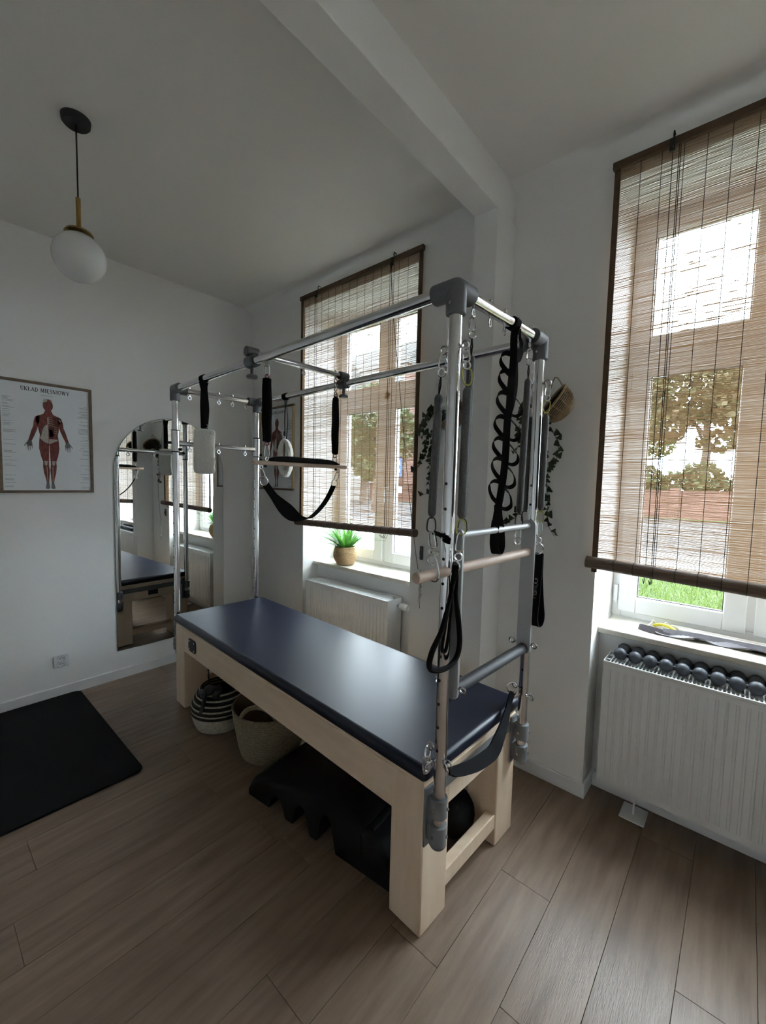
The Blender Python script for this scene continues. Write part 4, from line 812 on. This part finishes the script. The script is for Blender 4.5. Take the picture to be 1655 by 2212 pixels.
c = MB(); c.torus((XS, 0.068, 1.563), (1, -0.3, 0), 0.021, 0.003, 22, 6).torus((XS, 0.554, 1.560), (1, -0.3, 0), 0.021, 0.003, 22, 6); c.build('sling_ring', 'steel', t, og)
P = smooth_path([(XS, 0.078, 1.548), (XS, 0.115, 1.500), (XS, 0.150, 1.462), (XS, 0.20, 1.415), (XS, 0.255, 1.372), (XS, 0.31, 1.352), (XS, 0.37, 1.356), (XS, 0.43, 1.395), (XS, 0.48, 1.445), (XS, 0.52, 1.500), (XS, 0.545, 1.545)], 6); n = len(P)
MB().ribbon(P, [V((0.36, 0.57, 0.57)).lerp(V((0.85, 0.2, 0.12)), min(1, max(0, (i/n-0.40)/0.2))) for i in range(n)], [0.038+0.040*math.exp(-((i/n-0.33)/0.13)**2) for i in range(n)], 0.005).build('sling', 'black_web', t, og)

# ------------------------------------------------------------------ sheepskin loops
def fuzzy(x, y, zbuck, axis, ztop, zbot, thick, wid, label):
    t = bthing('fuzzy_loop', (x, y, HT), label, 'strap', 'sheepskin loops on the top rails'); og = (x, y, HT); axis = V(axis).normalized(); nr = axis.cross(V((0, 0, 1)))
    wp = [(x, y+0.0235*math.cos(2*PI*i/20), HT+0.0235*math.sin(2*PI*i/20)) for i in range(20)]
    MB().ribbon(wp, V((1, 0, 0)), 0.040, 0.003, True).build('rail_wrap', 'black_web', t, og)
    MB().ribbon(smooth_path([(x, y-0.012, HT-0.018), (x, y-0.004, HT-0.06), (x, y-0.008, HT-0.16), (x, y-0.004, zbuck-0.045)], 5), axis, [0.036]*5+[0.030]*11, 0.003).build('strap_front', 'black_web', t, og)
    MB().ribbon(smooth_path([(x, y+0.012, HT-0.018), (x+0.004, y+0.004, HT-0.06), (x+0.012, y+0.010, HT-0.18), (x, y+0.006, zbuck-0.045)], 5), axis, [0.030]*16, 0.003).build('strap_back', 'black_web', t, og)
    b = MB(); c0 = V((x, y, zbuck)) - nr*0.006
    b.add([c0 + axis*a_ + V((0, 0, z)) - nr*d for d in (0, 0.006) for a_, z in ((-0.021, -0.016), (0.021, -0.016), (0.021, 0.016), (-0.021, 0.016))], [(0, 1, 2, 3), (4, 5, 6, 7), (0, 1, 5, 4), (1, 2, 6, 5), (2, 3, 7, 6), (3, 0, 4, 7)]); b.build('buckle', 'black_rubber', t, og, bevel=0.002)
    MB().loop((x, y, zbuck-0.030), 0.022, 0.040, 0.0028, axis).build('ring', 'chrome', t, og)
    # thick plush band: closed oval ring of width wid around the axis, with nap
    rnd = random.Random(int(x*1000)); fz = MB(); hh = (ztop-zbot)/2; cz_ = (ztop+zbot)/2; na, nb = 48, 14; vs = []; fs = []
    for i in range(na):
        a = 2*PI*i/na; cr = V((x, y, cz_)) + nr*(thick/2-0.024)*math.copysign(abs(math.cos(a))**0.9, math.cos(a)) + V((0, 0, (hh-0.024)*math.sin(a))); out = (nr*math.cos(a)*hh + V((0, 0, math.sin(a)*thick*1.2))).normalized()
        for k in range(nb):
            b_ = 2*PI*k/nb; cx_, cz2 = math.cos(b_), math.sin(b_); px = math.copysign(abs(cx_)**0.45, cx_)*wid/2; pz = math.copysign(abs(cz2)**0.7, cz2)*0.024
            j_ = rnd.uniform(-0.0026, 0.0026); vs.append(cr + axis*(px+j_) + out*(pz+j_))
    for i in range(na):
        for k in range(nb): fs.append((i*nb+k, i*nb+(k+1) % nb, ((i+1) % na)*nb+(k+1) % nb, ((i+1) % na)*nb+k))
    fz.add(vs, fs).build('sheepskin_roll', 'sheepskin', t, og)
fuzzy(0.462, 0.0, 1.918, (0.42, 0.91, 0), 1.872, 1.598, 0.105, 0.120, 'white sheepskin loop on a black strap from the front rail')
fuzzy(0.405, LW, 1.905, (-0.75, 0.66, 0), 1.868, 1.590, 0.108, 0.13, 'white sheepskin loop on a black strap from the window-side rail')

# ------------------------------------------------------------------ things on the floor under the table
def basket_wall(mb, prof, c, n=40): mb.lathe(prof, c, n, False)
# seagrass basket with handle holes
sg = V((0.955, 0.168, 0)); t = bthing('seagrass_basket', sg, 'woven seagrass floor basket with an arched handle under the table', 'basket'); og = (0, 0, 0)
coil = MB(); HS = 0.285
for q in range(24):
    f = q/23; r = 0.163+0.050*f**0.8; z = 0.010+(HS-0.02)*f; coil.torus((0, 0, z), (0, 0, 1), r, 0.0068, 44, 6)
coil.build('coiled_wall', 'seagrass', t)
MB().lathe([(0.001, 0.004), (0.163, 0.004), (0.158, 0.012), (0.001, 0.012)], (0, 0, 0), 36, False).lathe([(0.155+0.050*(q/8)**0.8, 0.01+(HS-0.02)*q/8) for q in range(9)], (0, 0, 0), 40, False).build('liner', 'seagrass', t)
for az in (-0.90, 2.24):
    hd = [V((0.214*math.cos(az+a)*(1-0.04*math.sin(PI*q/12)), 0.214*math.sin(az+a)*(1-0.04*math.sin(PI*q/12)), HS+0.075*math.sin(PI*q/12)**0.7)) for q, a in [(i, -0.48+0.96*i/12) for i in range(13)]]
    MB().tube(hd, 0.0125, 10).build('handle', 'seagrass', t)
# striped basket with dark contents
sb2 = V((0.495, 0.080, 0)); t = bthing('striped_basket', sb2, 'black and cream striped belly basket stuffed with dark gear under the table', 'basket')
cw = {'w': MB(), 'b': MB()}
for q in range(26):
    f = q/25; z = 0.008+0.235*f; r = 0.118+0.055*math.sin(PI*min(1, 0.15+f*0.75))-0.045*max(0, f-0.6); key = 'w' if (f < 0.36 or q % 3 == 0) else 'b'
    cw[key].torus((0, 0, z), (0, 0, 1), r, 0.0062, 40, 6)
cw['w'].build('cream_coils', 'white_stripe', t); cw['b'].build('black_coils', 'black_stripe', t)
MB().lathe([(0.001, 0.003), (0.117, 0.003), (0.148, 0.06), (0.163, 0.12), (0.148, 0.20), (0.122, 0.235)], (0, 0, 0), 36, False).build('lining', 'black_stripe', t)
MB().tube(smooth_path([(-0.10, -0.03, 0.235), (-0.115, -0.03, 0.30), (-0.105, -0.03, 0.36), (-0.07, -0.02, 0.385), (-0.04, -0.02, 0.33)], 5), 0.005, 7).build('handle', 'black_stripe', t)
o = MB().sphere((0, 0, 0), 0.10, 18, 12, (1.05, 1.0, 1.30)); o = o.build('gear_bag', 'black_bag', None, BMx @ V((0.52, 0.09, 0.0)));  o.location = BMx @ V((0.475, 0.085, 0.262)); tag(o, 'shiny black bag bulging out of the striped basket', 'bag')
g = MB()
rnd = random.Random(2)
for q in range(9): g.sphere((rnd.uniform(-0.05, 0.05), rnd.uniform(-0.05, 0.03), rnd.uniform(-0.03, 0.04)), rnd.uniform(0.02, 0.038), 10, 7, (1.2, 1, 0.8))
g.tube(smooth_path([(0.02, -0.06, 0.02), (0.05, -0.09, -0.02), (0.04, -0.10, -0.07)], 4), 0.012, 7)
o = g.build('crumpled_cloth', 'grey_bag', None, (0, 0, 0)); o.location = BMx @ V((0.545, 0.010, 0.235)); tag(o, 'crumpled dark grey cloth hanging over the striped basket rim', 'cloth')
# foam arc: long low arch with scalloped side openings and a raised barrel end
t = thing('foam_arc', BMx @ V((1.20, -0.106, 0)), 'black foam pilates arc with scalloped side openings lying under the table', 'foam arc', BR + 0.150)
def arc_top(x):
    k = [(0, .055), (.02, .088), (.05, .105), (.15, .135), (.27, .165), (.40, .198), (.50, .212), (.60, .212), (.70, .190), (.715, .176), (.73, .180), (.80, .150), (.86, .085), (.885, .035)]
    for (a, za), (b, zb) in zip(k[:-1], k[1:]):
        if x <= b: return za + (zb-za)*(x-a)/(b-a)
    return k[-1][1]
xs_ = sorted(set([0, .02, .05] + [round(.05+.0125*i, 4) for i in range(66)] + [.715, .73, .885])); D = 0.40
vs = []; fs = []; m = 10; scal = ((.205, .052, .082), (.365, .050, .115), (.520, .046, .150))
for x in xs_:
    zt_ = arc_top(x); zb_ = 0.001
    for cx_, hw_, hh_ in scal:
        q_ = 1-((x-cx_)/hw_)**2
        if q_ > 0: zb_ = min(zt_-0.045, hh_*math.sqrt(q_))
    rad = 0.026
    vs += [(x, 0, zb_), (x, 0, max(zt_-rad, zb_+0.006)), (x, rad*0.4, max(zt_-rad*0.35, zb_+0.008)), (x, rad, zt_), (x, D-rad, zt_), (x, D-rad*0.4, max(zt_-rad*0.35, zb_+0.008)), (x, D, max(zt_-rad, zb_+0.006)), (x, D, zb_), (x, D-0.10, 0.001 if zb_ < 0.01 else zb_*0.9), (x, 0.10, 0.001 if zb_ < 0.01 else zb_*0.9)]
for i in range(len(xs_)-1):
    for k in range(m): fs.append((i*m+k, i*m+(k+1) % m, (i+1)*m+(k+1) % m, (i+1)*m+k))
fs += [tuple(range(m)), tuple((len(xs_)-1)*m+k for k in range(m-1, -1, -1))]
MB().add(vs, fs).build('arc_body', 'black_foam', t)
MB().tube([(0.742, 0.03, 0.172), (0.742, D-0.03, 0.172)], 0.010, 10).build('barrel_ridge', 'black_foam', t)
o = MB().sphere((0, 0, 0), 0.105, 28, 18).build('exercise_ball', 'black_foam', None, (0, 0, 0)); o.location = BMx @ V((2.045, 0.425, 0.1055)); tag(o, 'black textured exercise ball on the floor behind the near table leg', 'ball')

# ------------------------------------------------------------------ outside the windows
ZG = -0.4
struct('lawn', MB().box(-60, 40, WT+0.02, 8.3, ZG-0.1, ZG), 'lawn', smooth=False)
struct('pavement', MB().box(-60, 40, 8.3, 13.0, ZG-0.1, ZG+0.02).box(-60, -0.4, 4.2, 8.3, ZG-0.1, ZG+0.025), 'paving', smooth=False)
struct('road', MB().box(-60, 40, 13.0, 30.5, ZG-0.1, ZG-0.02), 'asphalt', smooth=False)
struct('verge', MB().box(-80, 60, 30.5, 90, ZG-0.1, ZG+0.03), 'lawn', smooth=False)
g = MB(); rnd = np.random.RandomState(4); n = 15000; vs = []; fs = []
px = rnd.uniform(-0.3, 5.2, n); py = rnd.uniform(4.6, 8.35, n); hh = rnd.uniform(0.05, 0.20, n); an = rnd.uniform(0, 6.283, n); ln = rnd.uniform(0, 0.12, n)
for i in range(n):
    c_, s_ = math.cos(an[i])*0.006, math.sin(an[i])*0.006
    vs += [(px[i]-c_, py[i]-s_, ZG), (px[i]+c_, py[i]+s_, ZG), (px[i]+ln[i]*s_*80+c_*.6, py[i]-ln[i]*c_*80+s_*.6, ZG+hh[i]*0.6), (px[i]+ln[i]*s_*170, py[i]-ln[i]*c_*170, ZG+hh[i])]; fs += [(4*i, 4*i+1, 4*i+2), (4*i, 4*i+2, 4*i+3)]
o = g.add(vs, fs).build('lawn_grass', 'grass', None, smooth=False); tag(o, 'bright green grass growing outside the large window', 'grass', kind='stuff')
bw = MB().box(-40, 25, 31.0, 31.4, ZG, 1.35).box(-40, 25, 30.95, 31.45, 1.35, 1.45).build('garden_wall', 'red_brick', None, (0, 31.2, ZG)); tag(bw, 'low red brick wall along the far side of the street', 'wall')
for x in range(-36, 25, 6): MB().box(x-0.25, x+0.25, 30.85, 31.55, ZG, 1.6).build('pier', 'red_brick', bw, (0, 31.2, ZG))
def foliage(blobs, n, size, seed):
    r = np.random.RandomState(seed); vs = []; fs = []; k = 0; tot = sum(b[3]*b[4]*b[5] for b in blobs)
    for (bx, by, bz, rx, ry, rz) in blobs:
        m_ = int(n*rx*ry*rz/tot); u = r.normal(size=(m_, 3)); u /= np.linalg.norm(u, axis=1)[:, None]; rad = r.uniform(0.45, 1, m_)**0.6
        P = np.array([bx, by, bz]) + u*rad[:, None]*np.array([rx, ry, rz]); A = r.normal(size=(m_, 3)); A /= np.linalg.norm(A, axis=1)[:, None]; Bv = np.cross(A, r.normal(size=(m_, 3))); Bv /= np.linalg.norm(Bv, axis=1)[:, None]; s = size*r.uniform(0.6, 1.3, m_)
        for i in range(m_):
            a, b, p = A[i]*s[i], Bv[i]*s[i]*0.6, P[i]; vs += [tuple(p-a), tuple(p+b), tuple(p+a), tuple(p-b)]; fs.append((k, k+1, k+2, k+3)); k += 4
    return MB().add(vs, fs)
def tree(x, y, h, blobs, n, leaf, size, label, seed):
    t = thing('street_tree', (x, y, ZG), label, 'tree', group='trees across the street'); og = (x, y, ZG)
    tr = MB().tube([(x, y, ZG), (x+0.15, y, ZG+h*0.35), (x-0.1, y, ZG+h*0.7)], [0.34, 0.26, 0.12], 10)
    for k in range(6):
        a = k*1.1+seed; tr.tube([(x+0.1, y, ZG+h*(0.3+0.06*k)), (x+math.cos(a)*1.6, y+math.sin(a)*1.2, ZG+h*(0.45+0.07*k)), (x+math.cos(a)*2.8, y+math.sin(a)*1.8, ZG+h*(0.52+0.07*k))], [0.12, 0.07, 0.02], 6)
    tr.build('trunk', 'bark', t, og)
    foliage([(x+b[0], y+b[1], ZG+b[2], b[3], b[4], b[5]) for b in blobs], n, size, seed).build('crown', leaf, t, og, smooth=False, kind='stuff')
tree(0.9, 38, 14, [(-0.8, 0, 9.6, 3.4, 2.6, 2.9), (2.2, 0, 8.2, 2.4, 2.2, 2.2), (-2.6, 0, 7.0, 1.7, 1.6, 1.6), (0.8, 0, 12.0, 2.4, 2.0, 1.7), (1.0, 0, 5.6, 1.6, 1.4, 0.9)], 5200, 'leaf_autumn', 0.27, 'tree with brown autumn leaves seen through the large window', 1)
tree(6.4, 46, 20, [(0, 0, 12.0, 3.0, 2.6, 4.0), (-1.8, 0, 7.0, 2.2, 2.0, 1.8), (1.8, 0, 8, 2.4, 2, 2.2), (0.4, 0, 17.6, 2.2, 1.8, 3.0)], 5200, 'leaf_green', 0.22, 'tall thin-leaved tree seen at the right of the large window', 2)
tree(-4.6, 44, 13, [(0, 0, 8.6, 2.4, 2, 3.0), (1.6, 0, 6.2, 1.5, 1.4, 1.5), (0, 0, 12.0, 1.7, 1.5, 1.8)], 3600, 'leaf_lime', 0.20, 'yellow-green tree at the left edge of the large window', 3)
tree(-15.5, 19, 9, [(0, 0, 6.2, 2.3, 2.3, 2.4), (-1.6, 0, 4.4, 1.6, 1.6, 1.5), (1.6, 0, 5.0, 1.7, 1.7, 1.8), (0, 0, 3.2, 1.8, 1.8, 1.0)], 3600, 'leaf_green', 0.20, 'dense green tree seen through the right half of the fern window', 4)
tree(-22.5, 25, 8, [(0, 0, 4.8, 1.6, 1.8, 1.9), (0.8, 0, 3.0, 1.4, 1.4, 1.0), (-0.8, 0, 6.2, 1.2, 1.3, 1.1)], 2400, 'leaf_lime', 0.20, 'light green tree seen through the left half of the fern window', 5)
o = foliage([(x, 33.4+0.5*math.sin(x*3), 1.7+0.6*math.sin(x*1.7), 1.4, 0.8, 1.15) for x in np.arange(-12, 14, 1.2)], 11000, 0.20, 9).build('hedge', 'leaf_green', None, smooth=False); tag(o, 'dark green hedge behind the brick wall across the street', 'hedge', kind='stuff')
# brick house far down the street
hx0, hx1, hy, hz = -46.5, -30.5, 41.0, 16.8
t = thing('brick_house', ((hx0+hx1)/2, hy+5, ZG), 'tall red brick house with grey roof seen through the fern window', 'house'); og = ((hx0+hx1)/2, hy+5, ZG)
w = MB().box(hx0, hx1, hy, hy+10, ZG, hz).build('brick_walls', 'red_brick', t, og, smooth=False)
MB().prism([(hy-0.6, hz), (hy+10.6, hz), (hy+7.2, hz+3.8), (hy+2.8, hz+3.8)], hx0-0.5, hx1+0.5, 'YZ').build('roof', 'roof_grey', t, og, smooth=False)
MB().box(hx0-0.2, hx1+0.2, hy-0.25, hy, hz-0.7, hz-0.05).build('cornice', 'house_cream', t, og)
for k in range(8):
    for z in (13.4, 10.0, 6.6, 3.2):
        x = hx0+1.2+k*1.95; f = MB().box(x-0.08, x+1.08, hy-0.08, hy, z-0.08, z+1.98).build('window_surround', 'house_cream', t, og); MB().box(x, x+1.0, hy-0.10, hy-0.07, z, z+1.9).build('window_glass', 'house_window', f, og)
t = thing('cream_house', (-33, 24, ZG), 'pale rendered house at the left of the fern window view', 'house'); og = (-33, 24, ZG)
MB().box(-40, -27.2, 22.5, 33, ZG, 9.4).build('rendered_walls', 'house_cream', t, og, smooth=False)
MB().prism([(22.0, 9.4), (33.4, 9.4), (27.7, 13.2)], -40.4, -26.8, 'YZ').build('roof', 'roof_grey', t, og, smooth=False)
for k in range(5):
    for z in (1.0, 4.0, 7.0): MB().box(-39+k*2.4, -37.9+k*2.4, 22.42, 22.5, z, z+1.5).build('window_glass', 'house_window', t, og)
for k in range(3):
    for z in (1.0, 4.0, 7.0): MB().box(-27.2, -27.12, 24+k*2.8, 25.1+k*2.8, z, z+1.5).build('window_glass', 'house_window', t, og)
# street sign
sx_, sy_ = -6.35, 10.0; t = thing('street_sign', (sx_, sy_, ZG), 'blue street sign with a white plate below on a thin pole', 'sign'); og = (sx_, sy_, ZG)
MB().cyl((sx_, sy_, ZG+0.02), (sx_, sy_, 2.5), 0.03, 10).build('pole', 'pole_grey', t, og)
dv = V((0.80, 0.60, 0))
def sgn(z0, z1, w_, m_, nm, d0):
    nn = V((0.6, -0.8, 0)); c_ = V((sx_, sy_, 0)) + nn*d0
    return MB().add([c_ + dv*a_ + nn*d + V((0, 0, z)) for d in (0, 0.02) for a_, z in ((-w_, z0), (w_, z0), (w_, z1), (-w_, z1))], [(0, 1, 2, 3), (4, 5, 6, 7), (0, 1, 5, 4), (1, 2, 6, 5), (2, 3, 7, 6), (3, 0, 4, 7)]).build(nm, m_, t, og, smooth=False)
sgn(1.78, 2.46, 0.17, 'sign_blue', 'blue_plate', 0.04); sgn(2.22, 2.36, 0.10, 'sign_white', 'white_symbol', 0.055); sgn(1.92, 2.06, 0.10, 'sign_white', 'white_symbol', 0.055); sgn(1.17, 1.42, 0.20, 'sign_white', 'lower_plate', 0.04)
